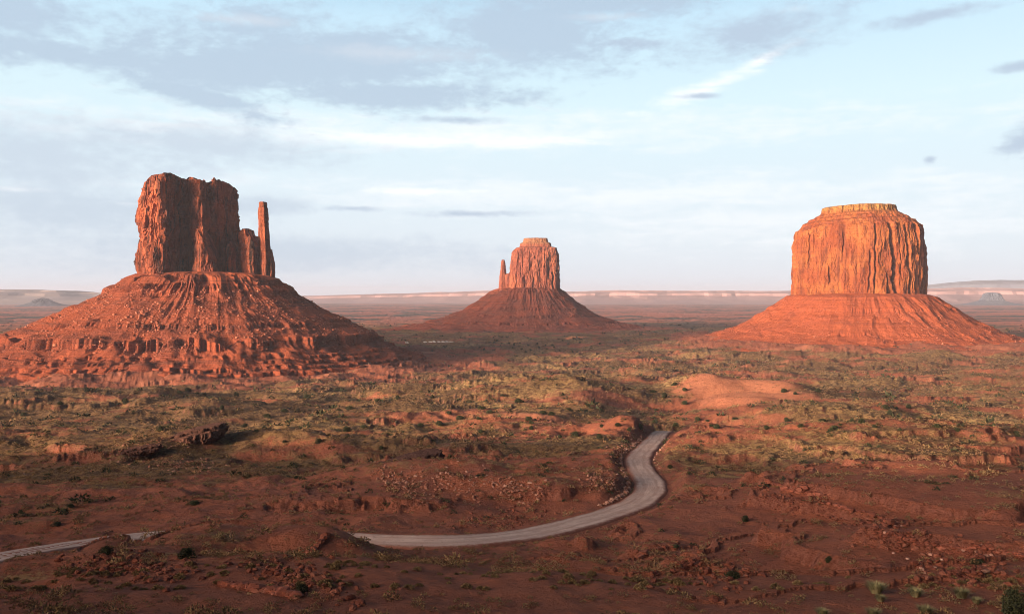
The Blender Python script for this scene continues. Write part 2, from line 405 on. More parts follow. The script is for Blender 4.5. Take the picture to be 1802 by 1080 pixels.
def ground_mat():
    m, N, b = new_mat('desert_ground')
    P = N.n('ShaderNodeTexCoord').outputs['Object']
    at_ = N.n('ShaderNodeAttribute', attribute_name='veg'); veg = at_.outputs['Fac']
    rk = N.n('ShaderNodeAttribute', attribute_name='slope').outputs['Fac']
    fr = N.n('ShaderNodeAttribute', attribute_name='range').outputs['Fac']      # distance from the rim, km
    fine = N.noise(P, 1.3, 8, .72); mid = N.noise(P, .11, 6, .62, .5); sm = N.noise(P, .30, 7, .72, .3)
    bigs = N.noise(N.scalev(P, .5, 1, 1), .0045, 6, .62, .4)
    red = N.mix(N.ss(mid, .36, .64), (.38, .138, .078), (.275, .104, .066))
    red = N.mix(N.mul(N.ss(sm, .52, .68), .55), red, (.33, .125, .075))
    red = N.mix(N.mul(N.ss(N.noise(P, .05, 5, .6, .8), .56, .66), .6), red, (.17, .070, .055))
    grn = N.mix(N.ss(sm, .38, .62), (.082, .058, .037), (.245, .165, .076))
    grn = N.mix(N.mul(N.ss(fine, .50, .66), .5), grn, (.055, .055, .034))
    straw_sun = N.n('ShaderNodeAttribute', attribute_name='straw_sun').outputs['Fac']
    grn = N.mix(N.mul(straw_sun, N.ss(N.add(sm, N.mul(N.sub(fine, .5), .6)), .40, .60)), grn, (.48, .35, .155))  # dry grass colour, paled to carry part of the hill's sunlight
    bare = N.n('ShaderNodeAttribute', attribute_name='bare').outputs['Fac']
    red = N.mix(N.mul(bare, N.ss(sm, .3, .5)), red, (.55, .235, .135))  # peach tone holds painted sun as well as bare rock
    vm = N.ss(N.add(veg, N.mul(N.sub(N.add(N.mul(sm, .5), N.mul(fine, .5)), .5), 1.5)), .36, .70)
    c = N.mix(N.mul(vm, .90), red, grn)
    c = N.mix(N.mul(N.ss(N.noise(P, .9, 5, .7, .4), .56, .64), .4), c, (.095, .048, .034))
    rock = N.mix(N.ss(fine, .4, .6), (.16, .058, .040), (.27, .12, .085))
    c = N.mix(N.mul(rk, .8), c, rock)
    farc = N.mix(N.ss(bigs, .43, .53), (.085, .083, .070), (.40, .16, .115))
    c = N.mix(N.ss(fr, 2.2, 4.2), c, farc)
    N.t.links.new(c, b.inputs['Base Color'])
    add_bump(N, b, N.add(N.mul(fine, .5), N.mul(sm, .8)), 1.0, 1.6)
    return m
M_ground = ground_mat()

def simple_mat(name, c1, c2, scale=1.0, c3=None, bump_d=0.0, tint=None, rough=.9):
    m, N, b = new_mat(name); b.inputs['Roughness'].default_value = rough
    P = N.n('ShaderNodeTexCoord').outputs['Object']
    nz = N.noise(P, scale, 6, .7); c = N.mix(N.ss(nz, .38, .62), c1, c2)
    if c3: c = N.mix(N.mul(N.ss(N.noise(P, scale * .3, 4, .6), .5, .65), .7), c, c3)
    if tint:
        a = N.n('ShaderNodeAttribute', attribute_name='tint').outputs['Fac']; c = N.mix(a, c, tint)
    oi = N.n('ShaderNodeObjectInfo').outputs['Random']
    hs = N.n('ShaderNodeHueSaturation'); N.put(hs.inputs['Color'], c); N.put(hs.inputs['Value'], N.add(.75, N.mul(oi, .5)))
    N.t.links.new(hs.outputs[0], b.inputs['Base Color'])
    if bump_d: add_bump(N, b, nz, .9, bump_d)
    return m
M_stone = simple_mat('pale_stone', (.42, .26, .20), (.28, .14, .10), 1.5, (.5, .36, .3), .1)
M_redstone = simple_mat('red_stone', (.26, .09, .055), (.16, .058, .042), 1.0, (.34, .15, .1), .15)
M_rubble = simple_mat('talus_rubble_rock', (.36, .12, .07), (.22, .08, .05), .25, (.42, .18, .11), 0, (.42, .19, .12))
M_rubble2 = simple_mat('slope_rock', (.26, .12, .08), (.17, .075, .05), .5, (.26, .15, .11), 0, (.34, .21, .16))
M_juniper = simple_mat('juniper_leaf', (.030, .040, .022), (.055, .062, .030), 3.0)
M_sage = simple_mat('sage_leaf', (.13, .095, .048), (.25, .18, .085), 2.0, None, 0, (.15, .085, .055))
M_straw = simple_mat('bunchgrass_blade', (.30, .28, .15), (.19, .20, .10), 2.0)
M_bark = simple_mat('bark', (.11, .07, .05), (.06, .04, .03), 4.0)
M_white = simple_mat('white_paint', (.78, .77, .74), (.70, .70, .68), 1.0, rough=.4)
M_glass = simple_mat('dark_glass', (.02, .025, .03), (.03, .035, .04), 1.0, rough=.1)
M_tyre = simple_mat('rubber', (.02, .02, .02), (.03, .03, .03), 2.0)

def road_mat():
    m, N, b = new_mat('graded_dirt')
    P = N.n('ShaderNodeTexCoord').outputs['Object']
    u = N.n('ShaderNodeAttribute', attribute_name='across').outputs['Fac']       # -1..1 across the road
    along = N.n('ShaderNodeAttribute', attribute_name='along').outputs['Fac']
    tr = N.noise(N.vec(N.mul(u, 2.2), N.mul(along, .06), 0.0), 1.0, 6, .72, .8); f = N.noise(P, .8, 8, .75); big = N.noise(P, .12, 4, .6)
    c = N.mix(N.ss(tr, .38, .62), (.52, .38, .32), (.68, .54, .46))
    c = N.mix(N.mul(N.ss(big, .45, .65), .5), c, (.50, .33, .26))
    c = N.mix(N.mul(N.ss(f, .50, .72), .5), c, (.20, .125, .105))
    au = N.m('ABSOLUTE', u); ru = N.m('ABSOLUTE', N.sub(N.m('ABSOLUTE', N.add(u, N.mul(N.sub(big, .5), .5))), .36))
    c = N.mix(N.mul(N.mul(N.sub(1.0, N.ss(ru, .03, .16)), N.ss(tr, .35, .6)), .55), c, (.36, .22, .175))
    c = N.mix(N.ss(N.add(au, N.mul(N.sub(f, .5), .5)), .60, .98), c, (.27, .11, .072))
    N.t.links.new(c, b.inputs['Base Color']); add_bump(N, b, N.add(f, tr), .7, .25)
    return m

# ------------------------------------------------------------------ ground sheet (structure)
def build_ground():
    fa = np.linspace(math.atan(-.80), math.atan(.80), 1500)
    ra = np.linspace(math.atan(.80), 2 * np.pi + math.atan(-.80), 222)[1:-1]
    A = np.concatenate([fa, ra]); nc = len(A)
    def seg(a, b, f):
        n = int(math.log(b / a) / f); return np.geomspace(a, b, n, endpoint=False)
    r = np.concatenate([seg(6, 60, .03), seg(60, 460, .0042), seg(460, 2600, .0080), seg(2600, 9000, .02), np.geomspace(9000, 23500, 20)])
    X = r[:, None] * np.sin(A); Y = r[:, None] * np.cos(A); Z = height(X, Y)
    gx = np.gradient(Z, axis=0) / np.gradient(r)[:, None]; da = np.gradient(A)
    gy = np.gradient(Z, axis=1) / (r[:, None] * da)
    slope = sst(np.hypot(gx, gy), .55, 1.1) * (r[:, None] < 2500)
    V = np.stack([X, Y, Z], -1).reshape(-1, 3); V = np.concatenate([V, [[0, 0, float(height(np.array([0.]), np.array([0.]))[0])]]])
    Fq = grid_faces(len(r), nc, True)[:, ::1]
    # winding: make normals point up
    Fq = Fq[:, ::-1] if np.cross(V[Fq[0, 1]] - V[Fq[0, 0]], V[Fq[0, 2]] - V[Fq[0, 0]])[2] < 0 else Fq
    j = np.arange(nc); tri = np.stack([np.full(nc, len(V) - 1), (j + 1) % nc, j], 1)
    veg = veg_mask(V[:, 0], V[:, 1])
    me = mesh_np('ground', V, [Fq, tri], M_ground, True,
                 {'veg': veg, 'straw_sun': straw_sun_mask(V[:, 0], V[:, 1]), 'bare': bare_sun_mask(V[:, 0], V[:, 1]), 'slope': np.append(slope.ravel(), 0), 'range': np.hypot(V[:, 0], V[:, 1]) / 1000})
    link('ground', me, kind='structure')
build_ground()

def build_road():
    T = np.gradient(ROAD[:, :2], axis=0); T /= np.linalg.norm(T, axis=1)[:, None]; Nn = np.stack([-T[:, 1], T[:, 0]], 1)
    s = np.concatenate([[0], np.cumsum(np.hypot(*(np.diff(ROAD[:, :2], axis=0).T)))])
    us = np.linspace(-1, 1, 17); rows = []; ac = []; al = []
    wob = HW * (1 + .16 * n2d(s / 14, s * 0 + 3, 5)); wob2 = HW * (1 + .16 * n2d(s / 14, s * 0 + 9, 6))
    for u in us:
        w = np.where(u < 0, wob, wob2) * u
        z = ROAD[:, 2] + .02 - .35 * max(abs(u) - .86, 0) / .14 + .05 * n2d(s / 5, s * 0 + u * 6, 8)
        rows.append(np.stack([ROAD[:, 0] + Nn[:, 0] * w, ROAD[:, 1] + Nn[:, 1] * w, z], 1)); ac.append(np.full(len(s), u)); al.append(s)
    V = np.stack(rows, 0).reshape(-1, 3); Fq = grid_faces(len(us), len(s), False)
    if np.cross(V[Fq[0, 1]] - V[Fq[0, 0]], V[Fq[0, 2]] - V[Fq[0, 0]])[2] < 0: Fq = Fq[:, ::-1]
    me = mesh_np('dirt_road', V, Fq, road_mat(), True, {'across': np.concatenate(ac), 'along': np.concatenate(al)})
    link('dirt_road', me, kind='structure')
build_road()

# ------------------------------------------------------------------ cliffs and taluses
def resample(P, n):
    P = np.array(P, float); Q = np.vstack([P, P[:1]]); s = np.concatenate([[0], np.cumsum(np.hypot(*(np.diff(Q, axis=0).T)))])
    q = np.linspace(0, s[-1], n, endpoint=False); return np.stack([np.interp(q, s, Q[:, i]) for i in range(2)], 1)
def cliff(outline, z0, top, n=900, nz=150, taper=lambda t: 1.0, amp=1.0, seed=0, cracks=(), capf=None, lean=(0, 0), smooth_it=2, flare=.05, scale=1.0, rib=1.0):
    """wall raised on a plan outline, worn into ribs, slabs, joints and beds; returns V, F. top(x, y) = rim height"""
    O = resample(outline, n)
    for _ in range(smooth_it): O = .25 * np.roll(O, 1, 0) + .5 * O + .25 * np.roll(O, -1, 0)
    T = np.roll(O, -3, 0) - np.roll(O, 3, 0); T /= np.linalg.norm(T, axis=1)[:, None] + 1e-9
    Nn = np.stack([T[:, 1], -T[:, 0]], 1)                   # outlines run counter-clockwise seen from above -> outward
    c = O.mean(0); t = np.linspace(0, 1, nz)[:, None]
    tp = top(O[:, 0], O[:, 1])[None, :]
    tpn = tp + amp * scale * (3.0 * n2d(O[:, 0] / (9 * scale), O[:, 1] / (9 * scale), seed + 50) + 1.6 * n2d(O[:, 0] / (3.5 * scale), O[:, 1] / (3.5 * scale), seed + 51))[None, :]
    Z = z0 + (tpn - z0) * t
    k = np.vectorize(taper)(t)
    X = c[0] + (O[:, 0] - c[0])[None] * k + lean[0] * t; Y = c[1] + (O[:, 1] - c[1])[None] * k + lean[1] * t
    s = scale
    wz = 8 * n3d(X / (30 * s), Y / (30 * s), Z / (60 * s), seed + 3)
    a = np.minimum(3.2 * np.abs(n3d((X + wz) / (26 * s), (Y + wz) / (26 * s), Z / (190 * s), seed + 1)), 1.1)   # big ribs
    b = np.minimum(3.4 * np.abs(n3d((X + wz) / (10 * s), (Y + wz) / (10 * s), Z / (80 * s), seed + 2)), 1.1)      # columns
    f = fbm3(X / (3.5 * s), Y / (3.5 * s), Z / (9 * s), 2, seed + 4)
    # slabs: blocky steps where pieces have fallen away
    q = fbm3(X / (15 * s), Y / (15 * s), Z / (34 * s), 3, seed + 5) * 5; slab = np.floor(q) + sst(q - np.floor(q), .44, .56)
    bed = n2d(Z / (3.2 * s), Z * 0 + 3, seed + 6) + .6 * n2d(Z / (1.3 * s), Z * 0 + 8, seed + 7)
    bedw = .25 + 1.4 * (1 - sst(t, .04, .14)) + 1.0 * sst(t, .86, .97)
    d = amp * s * (rib * (5.5 * (a - .7) + 3.2 * (b - .7)) + 1.2 * f + 2.4 * slab + .9 * bed * bedw)
    d = d + flare * 100 * s * (1 - sst(t, 0, .13)) ** 2 + .7 * s * sst(t, .90, .93) * (1 - sst(t, .95, 1.0)) * amp
    sarc = np.arange(n) / n; Ltot = np.hypot(*(np.roll(O, -1, 0) - O).T).sum(); fr = np.where(O[:, 1] < c[1] + 12, 0, 1e6)
    for (cx_, w, dep, t0, t1, drift) in cracks:
        w = w / Ltot; drift = drift / Ltot; cs = sarc[np.argmin(np.abs(O[:, 0] - cx_) + fr)]              # named vertical joints
        cc = cs + drift * (.5 - t) + (2.2 * n2d(t * 7, t * 0 + cs * 50, seed + 9) + .8 * n2d(t * 25, t * 0 + cs * 50, seed + 10)) / Ltot
        dd = np.abs(((sarc[None] - cc) + .5) % 1 - .5)
        d = d - dep * np.exp(-(dd / w) ** 4) * sst(t, t0 - .04, t0 + .04) * (1 - sst(t, t1 - .04, t1 + .04))
    X = X + Nn[:, 0][None] * d; Y = Y + Nn[:, 1][None] * d
    rows = [np.stack([X, Y, Z], -1).reshape(-1, 3)]; nr = nz
    rim = rows[0][-n:]; cc = rim.mean(0)
    if capf is None: capf = [(0, 0), (1, 1.5)]
    Xs = c[0] + (O[:, 0] - c[0]) * k[-1] + lean[0]; Ys = c[1] + (O[:, 1] - c[1]) * k[-1] + lean[1]
    md = np.hypot(rim[:, 0] - cc[0], rim[:, 1] - cc[1]).mean() / np.hypot(Xs - cc[0], Ys - cc[1]).mean()
    Xs = cc[0] + (Xs - cc[0]) * md; Ys = cc[1] + (Ys - cc[1]) * md
    fs = np.unique(np.concatenate([np.linspace(0, 1, 26)[1:], [p[0] for p in capf[1:]]])); fs = fs[fs > 0]
    for fcap in fs:
        if fcap >= .999: break
        p = rim.copy(); kk = 1 - fcap
        bl = min(1, fcap / .05); q0 = np.stack([rim[:, 0] * (1 - bl) + Xs * bl, rim[:, 1] * (1 - bl) + Ys * bl], 1)
        rg = (1 + .035 * amp * n3d(q0[:, 0] / (16 * s), q0[:, 1] / (16 * s), fcap * 9, seed + 33) + .015 * amp * n3d(q0[:, 0] / (5 * s), q0[:, 1] / (5 * s), fcap * 20, seed + 34))[:, None]
        p[:, :2] = cc[:2] + (q0 - cc[:2]) * kk * rg
        nn = n2d(p[:, 0] / (10 * s), p[:, 1] / (10 * s), seed + 31); n4 = n2d(p[:, 0] / (3.5 * s), p[:, 1] / (3.5 * s), seed + 32)
        zf = top(p[:, 0], p[:, 1]) + np.interp(np.clip(fcap + .018 * nn + .01 * n4, 0, 1), [q_[0] for q_ in capf], [q_[1] for q_ in capf])
        w = min(1, fcap / .06)
        p[:, 2] = rim[:, 2] * (1 - w) + (zf + amp * (.9 * nn + .6 * n4) * s) * w
        rows.append(p); nr += 1
    V = np.concatenate(rows); Fq = grid_faces(nr, n, True)
    mid = len(V); V = np.vstack([V, [[cc[0], cc[1], rows[-1][:, 2].mean()]]])
    j = np.arange(n); l0 = (nr - 1) * n; tri = np.stack([l0 + j, l0 + (j + 1) % n, np.full(n, mid)], 1)
    return V, [Fq, tri]

def talus(prof, stretch, n=1300, nr=250, seed=0, gully=1.0, fine=2.8, cones=(), bands=(), soft=None):
    """debris apron round a butte. prof: (radius, z); stretch: (angle deg, factor) round the compass (-90 = towards the camera)"""
    prof = np.array(prof, float); th = np.linspace(-np.pi, np.pi, n, endpoint=False)
    # finer towards the camera
    th = th + .35 * np.sin(2 * (th + np.pi / 2)) * -.5
    sa = np.array([R(a) for a, _ in stretch]); sv = np.array([v for _, v in stretch])
    S = np.interp(th, np.concatenate([sa - 2 * np.pi, sa, sa + 2 * np.pi]), np.tile(sv, 3)); 
    for _ in range(60): S = .25 * np.roll(S, 1) + .5 * S + .25 * np.roll(S, -1)
    L = np.concatenate([[0], np.cumsum(np.hypot(np.diff(prof[:, 0]), 2.5 * np.diff(prof[:, 1])))]); q = np.linspace(0, L[-1], nr)
    r = np.interp(q, L, prof[:, 0])[:, None]; z = np.interp(q, L, prof[:, 1])[:, None]
    cx, cy = np.cos(th)[None], np.sin(th)[None]; g = sst(r, prof[0, 0], prof[0, 0] * 1.8)
    wv = .30 * n3d(cx * 3, cy * 3, r / 80, seed + 3) + .12 * n3d(cx * 9, cy * 9, r / 34, seed + 4)
    a = 1 - 2 * np.abs(n3d(cx * 5 + wv, cy * 5 + wv, r / 150, seed)); b = 1 - 2 * np.abs(n3d(cx * 15 + 2 * wv, cy * 15 + 2 * wv, r / 75, seed + 1))
    c = 1 - 2 * np.abs(n3d(cx * 38, cy * 38, r / 30, seed + 2))
    rr = r * S[None] * (1 + 0 * cx)
    rr = rr + gully * g * (12 * (a - .35) + 6.0 * (b - .35) + fine * (c - .3))
    for (ra, rb, am, fq) in bands:                          # bedrock bands: buttresses and recesses
        m = sst(r, ra - 3, ra) * (1 - sst(r, rb, rb + 9)) * (.35 + 1.3 * np.clip(.5 + n3d(cx * 4, cy * 4, r * 0 + ra * .7, seed + 23), 0, 1))
        f1 = np.minimum(4 * np.abs(n3d(cx * fq, cy * fq, r * 0 + ra, seed + 21)), 1) + .5 * np.minimum(4 * np.abs(n3d(cx * fq * 2.7, cy * fq * 2.7, r * 0 + ra, seed + 22)), 1)
        rr = rr + m * am * (f1 - .9)
    rr = rr * (1 + .05 * n3d(cx * 1.7, cy * 1.7, r * 0 + 3, seed + 12) * g)
    X = rr * cx; Y = rr * cy
    if soft:                                                # ledges buried here and there by fallen debris
        bury = sst(fbm3(cx * 5, cy * 5, r / 26, 3, seed + 13), -.02, .28)
        z = z * (1 - bury) + np.interp(r, [q_[0] for q_ in soft], [q_[1] for q_ in soft]) * bury
    Z = z + g * (4.2 * fbm3(X / 36, Y / 36, z / 30, 3, seed + 5) + 1.0 * fbm3(X / 8, Y / 8, z / 8, 3, seed + 6))
    for (ang, r0, wid, hh) in cones:                        # fans of fallen earth across the ledges
        px, py = r0 * math.cos(R(ang)), r0 * math.sin(R(ang)); D = np.hypot(X - px, Y - py)
        Z = np.maximum(Z, hh - D * (.62 + .1 * n2d(X / 9, Y / 9, seed + 8)) * (1 + 0 * wid))
    V = np.stack([X, Y, Z], -1).reshape(-1, 3); Fq = grid_faces(nr, n, True)[:, ::-1]
    mid = len(V); V = np.vstack([V, [[0, 0, prof[0, 1] + 2]]]); j = np.arange(n)
    return V, [Fq, np.stack([j, (j + 1) % n, np.full(n, mid)], 1)], n

ROCKS = []
def rock_proto(seed):
    g = np.random.default_rng(seed); P = []
    for i in (-1, 0, 1):
        for j in (-1, 0, 1):
            for k in (-1, 0, 1):
                if (i, j, k) != (0, 0, 0): P.append((i, j, k))
    P = np.array(P, float); idx = {tuple(p): n for n, p in enumerate(P.astype(int))}
    Fq = []
    for ax in range(3):
        for sg in (-1, 1):
            o = [a for a in range(3) if a != ax]
            for a in (-1, 0):
                for b_ in (-1, 0):
                    q = []
                    for (da, db) in ((0, 0), (1, 0), (1, 1), (0, 1)):
                        v = [0, 0, 0]; v[ax] = sg; v[o[0]] = a + da; v[o[1]] = b_ + db; q.append(idx[tuple(v)])
                    if (sg > 0) == (ax == 1): q = q[::-1]
                    Fq.append(q)
    L = np.linalg.norm(P, axis=1)[:, None]; Q = P / L ** .72 * .55 + g.normal(scale=.085, size=P.shape)
    return Q, np.array(Fq)
ROCKP = [rock_proto(s) for s in range(8)]
def rock_field(name, pts, size, mat, seed=0, flat=.7, parent=None, **props):
    """many stones lying about, one mesh"""
    g = np.random.default_rng(seed); Vs, Fs, Ts = [], [], []; off = 0
    for k in range(8):
        sel = np.arange(len(pts)) % 8 == k; p = pts[sel]; s = size[sel]; n = len(p)
        if n == 0: continue
        Q, Fq = ROCKP[k]; a = g.uniform(0, 6.28, n); tl = g.uniform(-.4, .4, n); sx = g.uniform(.7, 1.3, n)
        q = Q[None] * np.stack([s * sx, s / sx, s * flat * g.uniform(.7, 1.2, n)], 1)[:, None, :]
        q = np.stack([q[..., 0], q[..., 1] * np.cos(tl)[:, None] - q[..., 2] * np.sin(tl)[:, None], q[..., 1] * np.sin(tl)[:, None] + q[..., 2] * np.cos(tl)[:, None]], -1)
        q = np.stack([q[..., 0] * np.cos(a)[:, None] - q[..., 1] * np.sin(a)[:, None], q[..., 0] * np.sin(a)[:, None] + q[..., 1] * np.cos(a)[:, None], q[..., 2]], -1)
        q = q + p[:, None, :] + np.array([0, 0, .12])[None] * s[:, None, None]
        Vs.append(q.reshape(-1, 3)); Fs.append((Fq[None] + off + (np.arange(n) * len(Q))[:, None, None]).reshape(-1, 4)); off += n * len(Q)
        Ts.append(np.repeat(g.uniform(0, 1, n) ** 5, len(Q)))
    me = mesh_np(name, np.concatenate(Vs), np.concatenate(Fs), mat, False, {'tint': np.concatenate(Ts)})
    return link(name, me, parent, **props)

def butte(name, label, cx, cy, group='sandstone buttes standing on the desert plain'):
    e = link(name, None, loc=(cx, cy, -100)); e['label'] = label; e['category'] = 'butte'; e['group'] = group
    e.empty_display_size = 20; return e
def part(name, VF, mat, parent, smooth=False, **props):
    V, Fc = VF[0], VF[1]; V = V.copy(); V[:, 2] += 100
    return link(name, mesh_np(name, V, Fc, mat, smooth), parent, **props)

# --- the left butte: broad block, low shoulder, free-standing thumb
WX, WY = -443.0, 1290.0
west = butte('sandstone_butte', 'dark red butte with a separate thumb spire on its right, half in shadow', WX, WY)
def interp_x(pts):
    xs, zs = [p[0] for p in pts], [p[1] for p in pts]; return lambda x, y: np.interp(x, xs, zs)
def WP(pts):                                                # (bearing as photo column, depth) -> plan coordinates
    return [((px - CX) / F * (WY + y) - WX, y) for px, y in pts]
def wtop(pts, y=0): return interp_x([((px - CX) / F * (WY + y) - WX, z) for px, z in pts])
mainO = WP([(251, 34), (248, 4), (248, -14), (254, -32), (262, -36), (266, -50), (281, -58), (296, -56), (300, -38), (307, -20), (316, 0), (333, 26), (340, 8), (343, -16), (347, -28), (357, -28), (361, -8), (366, 10),
            (376, 20), (379, 8), (385, 8), (389, 24), (398, 44), (411, 64), (417, 84), (413, 104), (360, 110), (300, 106), (260, 80)])
wt = interp_x([(-92, 146), (-87, 150), (-83, 160), (-78, 163), (-74, 166), (-64, 169), (-56, 168), (-50, 168), (-42, 169), (-34, 171), (-26, 171), (-16, 167), (-8, 163), (3, 165), (6, 171), (10, 168), (14, 165), (20, 168), (24, 165)])
V, Fc = cliff(mainO, 16, wt, n=1250, nz=190, seed=100, amp=.74, cracks=((-70, 3.0, 15, .38, .86, 3), (-61, 1.6, 8, 0, .4, 2), (-80, 1.4, 7, .0, .45, 0), (-57, 1.6, 8, .3, 1, 0), (-36, 1.5, 8, 0, 1, 2), (-28, 1.5, 8, 0, 1, 0), (6, 2.0, 9, .3, .97, 2), (11, 1.5, 8, .2, 1, 0), (15, 1.6, 8, 0, 1, 0)),
              taper=lambda t: 1.0 + .03 * (1 - abs(2 * t - .9)) - .03 * max(0, t - .8) * 5, capf=[(0, 0), (.05, 1), (.12, 2.0), (1, 2.5)], flare=.02)
part('cliff', (V, Fc), M_west, west)
part('buttress', cliff(WP([(332, 20), (331, -2), (334, -12), (341, -13), (345, -2), (346, 20)]), 16, wtop([(331, 50), (337, 61), (344, 52)]), n=220, nz=70, seed=130, amp=.35, flare=.015, scale=.5,
                       taper=lambda t: 1.08 - .2 * t), M_west, west)
part('buttress', cliff(WP([(343, 16), (343, -32), (354, -40), (374, -36), (384, -14), (388, 14), (368, 28)]), 16, wtop([(342, 92), (350, 102), (362, 92), (372, 80), (388, 52)]), n=420, nz=110, seed=140, amp=.5, flare=.02, scale=.6,
                       taper=lambda t: 1.10 - .26 * t), M_west, west)
part('buttress', cliff(WP([(257, -26), (259, -48), (268, -60), (288, -62), (299, -44), (290, -26)]), 16, wtop([(256, 58), (268, 86), (276, 96), (296, 72)]), n=380, nz=110, seed=150, amp=.5, flare=.02, scale=.55,
                       taper=lambda t: 1.06 - .2 * t), M_west, west)
part('buttress', cliff(WP([(392, 34), (393, 6), (402, -4), (412, 2), (420, 20), (416, 40)]), 16, wtop([(392, 70), (402, 78), (412, 60), (420, 50)]), n=300, nz=90, seed=155, amp=.5, flare=.02, scale=.5,
                       taper=lambda t: 1.08 - .22 * t), M_west, west)
part('shoulder', cliff(WP([(412, 52), (416, 28), (426, 14), (434, 6), (439, -6), (447, -8), (452, 6), (460, 12), (468, 18), (470, 34), (462, 54), (440, 64), (420, 62)]), 16,
                       wtop([(412, 98), (421, 92), (424, 98), (431, 98), (433, 90), (440, 84), (444, 88), (449, 80), (455, 76), (462, 70), (472, 46)], 10), n=620, nz=120, seed=160,
                       amp=.5, flare=.02, scale=.6, taper=lambda t: 1.05 - .08 * t), M_west, west)
def sp_taper(t): return float(np.interp(t, [0, .1, .35, .55, .64, .93, .94, 1], [1.08, 1.0, .92, .80, .76, .70, .60, .54]))
part('spire', cliff(WP([(457, 24), (456, 8), (461, 0), (470, -2), (478, 6), (480, 20), (474, 32), (464, 34)]), 14, lambda x, y: 137 + 0 * x, n=360, nz=170, seed=170, amp=.24, flare=.01, scale=.45, taper=sp_taper, lean=(-4, 0),
                    capf=[(0, 0), (1, .5)]), M_west, west)
part('buttress', cliff(WP([(470, 26), (472, 6), (478, -2), (484, 8), (485, 26), (477, 36)]), 12, wtop([(470, 68), (478, 46), (485, 26)]), n=260, nz=80, seed=175, amp=.3, flare=.012, scale=.45,
                       taper=lambda t: 1.05 - .3 * t), M_west, west)
wp = [(60, 33), (88, 29), (100, 25), (112, 14), (116, 10.5), (124, 7), (127, 1), (150, -12), (178, -25), (202, -36), (204, -40), (232, -49), (243, -53), (245, -66), (256, -70), (268, -73),
      (269.5, -77), (281, -78), (282.5, -82.5), (298, -84), (299.5, -88), (314, -89), (316, -95), (330, -99), (380, -106), (470, -116)]
wV, wF, wn = talus(wp, [(-180, 1.14), (-135, 1.02), (-90, .93), (-45, 1.0), (0, .98), (90, 1.05), (135, 1.1)], n=1500, nr=330, seed=200, gully=.45, fine=2.0, soft=[(60, 33), (116, 10), (150, -12), (202, -37), (245, -61), (300, -86), (330, -99), (470, -116)], bands=((112, 118, 6, 12), (202, 204, 5, 20), (243, 247, 11, 10), (268, 271, 7, 14), (281, 284, 8, 11), (298, 301, 7, 13), (314, 318, 8, 10)),
                   cones=((-62, 236, 1, -56), (-98, 235, 1, -58), (-112, 232, 1, -57), (-128, 246, 1, -60), (-80, 236, 1, -59), (-50, 262, 1, -66), (-140, 262, 1, -62), (-104, 268, 1, -72), (-86, 270, 1, -73), (-120, 272, 1, -74)))
part('talus', (wV, wF), T_west, west, True)

# --- the middle butte: block with stepped cap, thin spire to the left
EX, EY = 57.0, 2600.0
east = butte('sandstone_butte', 'distant rose coloured butte in the middle with a thin finger spire on its left', EX, EY)
eO = [(-66, 20), (-66, -20), (-58, -44), (-38, -56), (0, -62), (40, -64), (70, -58), (78, -46), (79, 0), (76, 50), (30, 70), (-40, 66)]
V, Fc = cliff(eO, 8, lambda x, y: np.interp(x, [-66, -50, -20, 80], [132, 137, 138, 138]), n=1000, nz=150, seed=300, amp=.5,
              taper=lambda t: float(np.interp(t, [0, .1, .45, .75, .93, 1], [1.04, 1.0, .965, .94, .89, .84])), scale=1.0, lean=(4, 0),
              cracks=((-48, 1.5, 6, .02, .9, 2), (-22, 1.8, 7, 0, .3, 0), (-10, 1.3, 5, .5, .9, 0), (2, 1.5, 6, 0, .33, 0), (26, 1.6, 6, .0, .32, 0), (60, 3, 11, 0, .45, 0), (36, 1.2, 4, .4, .9, 0), (48, 1.2, 5, .3, 1, 0)),
              capf=[(0, 0), (.22, 4), (.25, 14), (.27, 15), (.40, 16.5), (.43, 29), (1, 31)], flare=.02)
part('cliff', (V, Fc), M_east, east)
part('spire', cliff([(-95, 12), (-96, -10), (-88, -20), (-77, -18), (-69, -2), (-71, 14), (-84, 20)], 8, lambda x, y: 104 + 0 * x, n=260, nz=120, seed=330, amp=.3, flare=.015, scale=.5,
                    taper=lambda t: float(np.interp(t, [0, .3, .6, .9, 1], [1.15, .85, .68, .48, .34]))), M_east, east)
part('shoulder', cliff([(-86, 14), (-86, -10), (-74, -18), (-60, -20), (-52, 0), (-56, 20)], 8, lambda x, y: np.interp(x, [-86, -76, -66, -58], [50, 62, 64, 78]), n=260, nz=80, seed=340, amp=.4,
                       flare=.015, scale=.5, taper=lambda t: 1.05 - .15 * t), M_east, east)
ep = [(55, 24), (82, 20), (92, 13), (108, -1), (112, -4), (114, -8), (138, -26), (150, -34), (152, -38), (175, -47), (192, -55), (194, -60), (215, -66), (245, -74), (247, -79), (280, -87), (340, -95), (420, -103), (620, -114)]
V, Fc, en = talus(ep, [(-180, 1.22), (-150, 1.2), (-110, 1.0), (-90, 1.0), (-40, .96), (0, 1.0), (90, 1.0), (150, 1.15)], n=1200, nr=240, seed=400, gully=.6, soft=[(55, 24), (108, -1), (150, -36), (192, -58), (245, -77), (340, -95), (420, -103), (620, -114)], bands=((112, 115, 4, 14), (150, 153, 5, 14), (192, 195, 6, 14), (245, 248, 7, 10)))
eV = V; part('talus', (V, Fc), T_east, east, True)

# --- the right butte: massive drum with a sloping, banded cap
RX, RY = 705.0, 1790.0
right = butte('sandstone_butte', 'massive orange drum shaped butte standing alone at the right, with a yellow caprock', RX, RY)
rO = [(-127, 30), (-129, 0), (-122, -26), (-92, -52), (-50, -76), (-12, -94), (4, -92), (34, -86), (66, -76), (92, -58), (112, -32), (126, 0), (132, 34), (120, 78), (60, 108), (-40, 112), (-105, 80)]
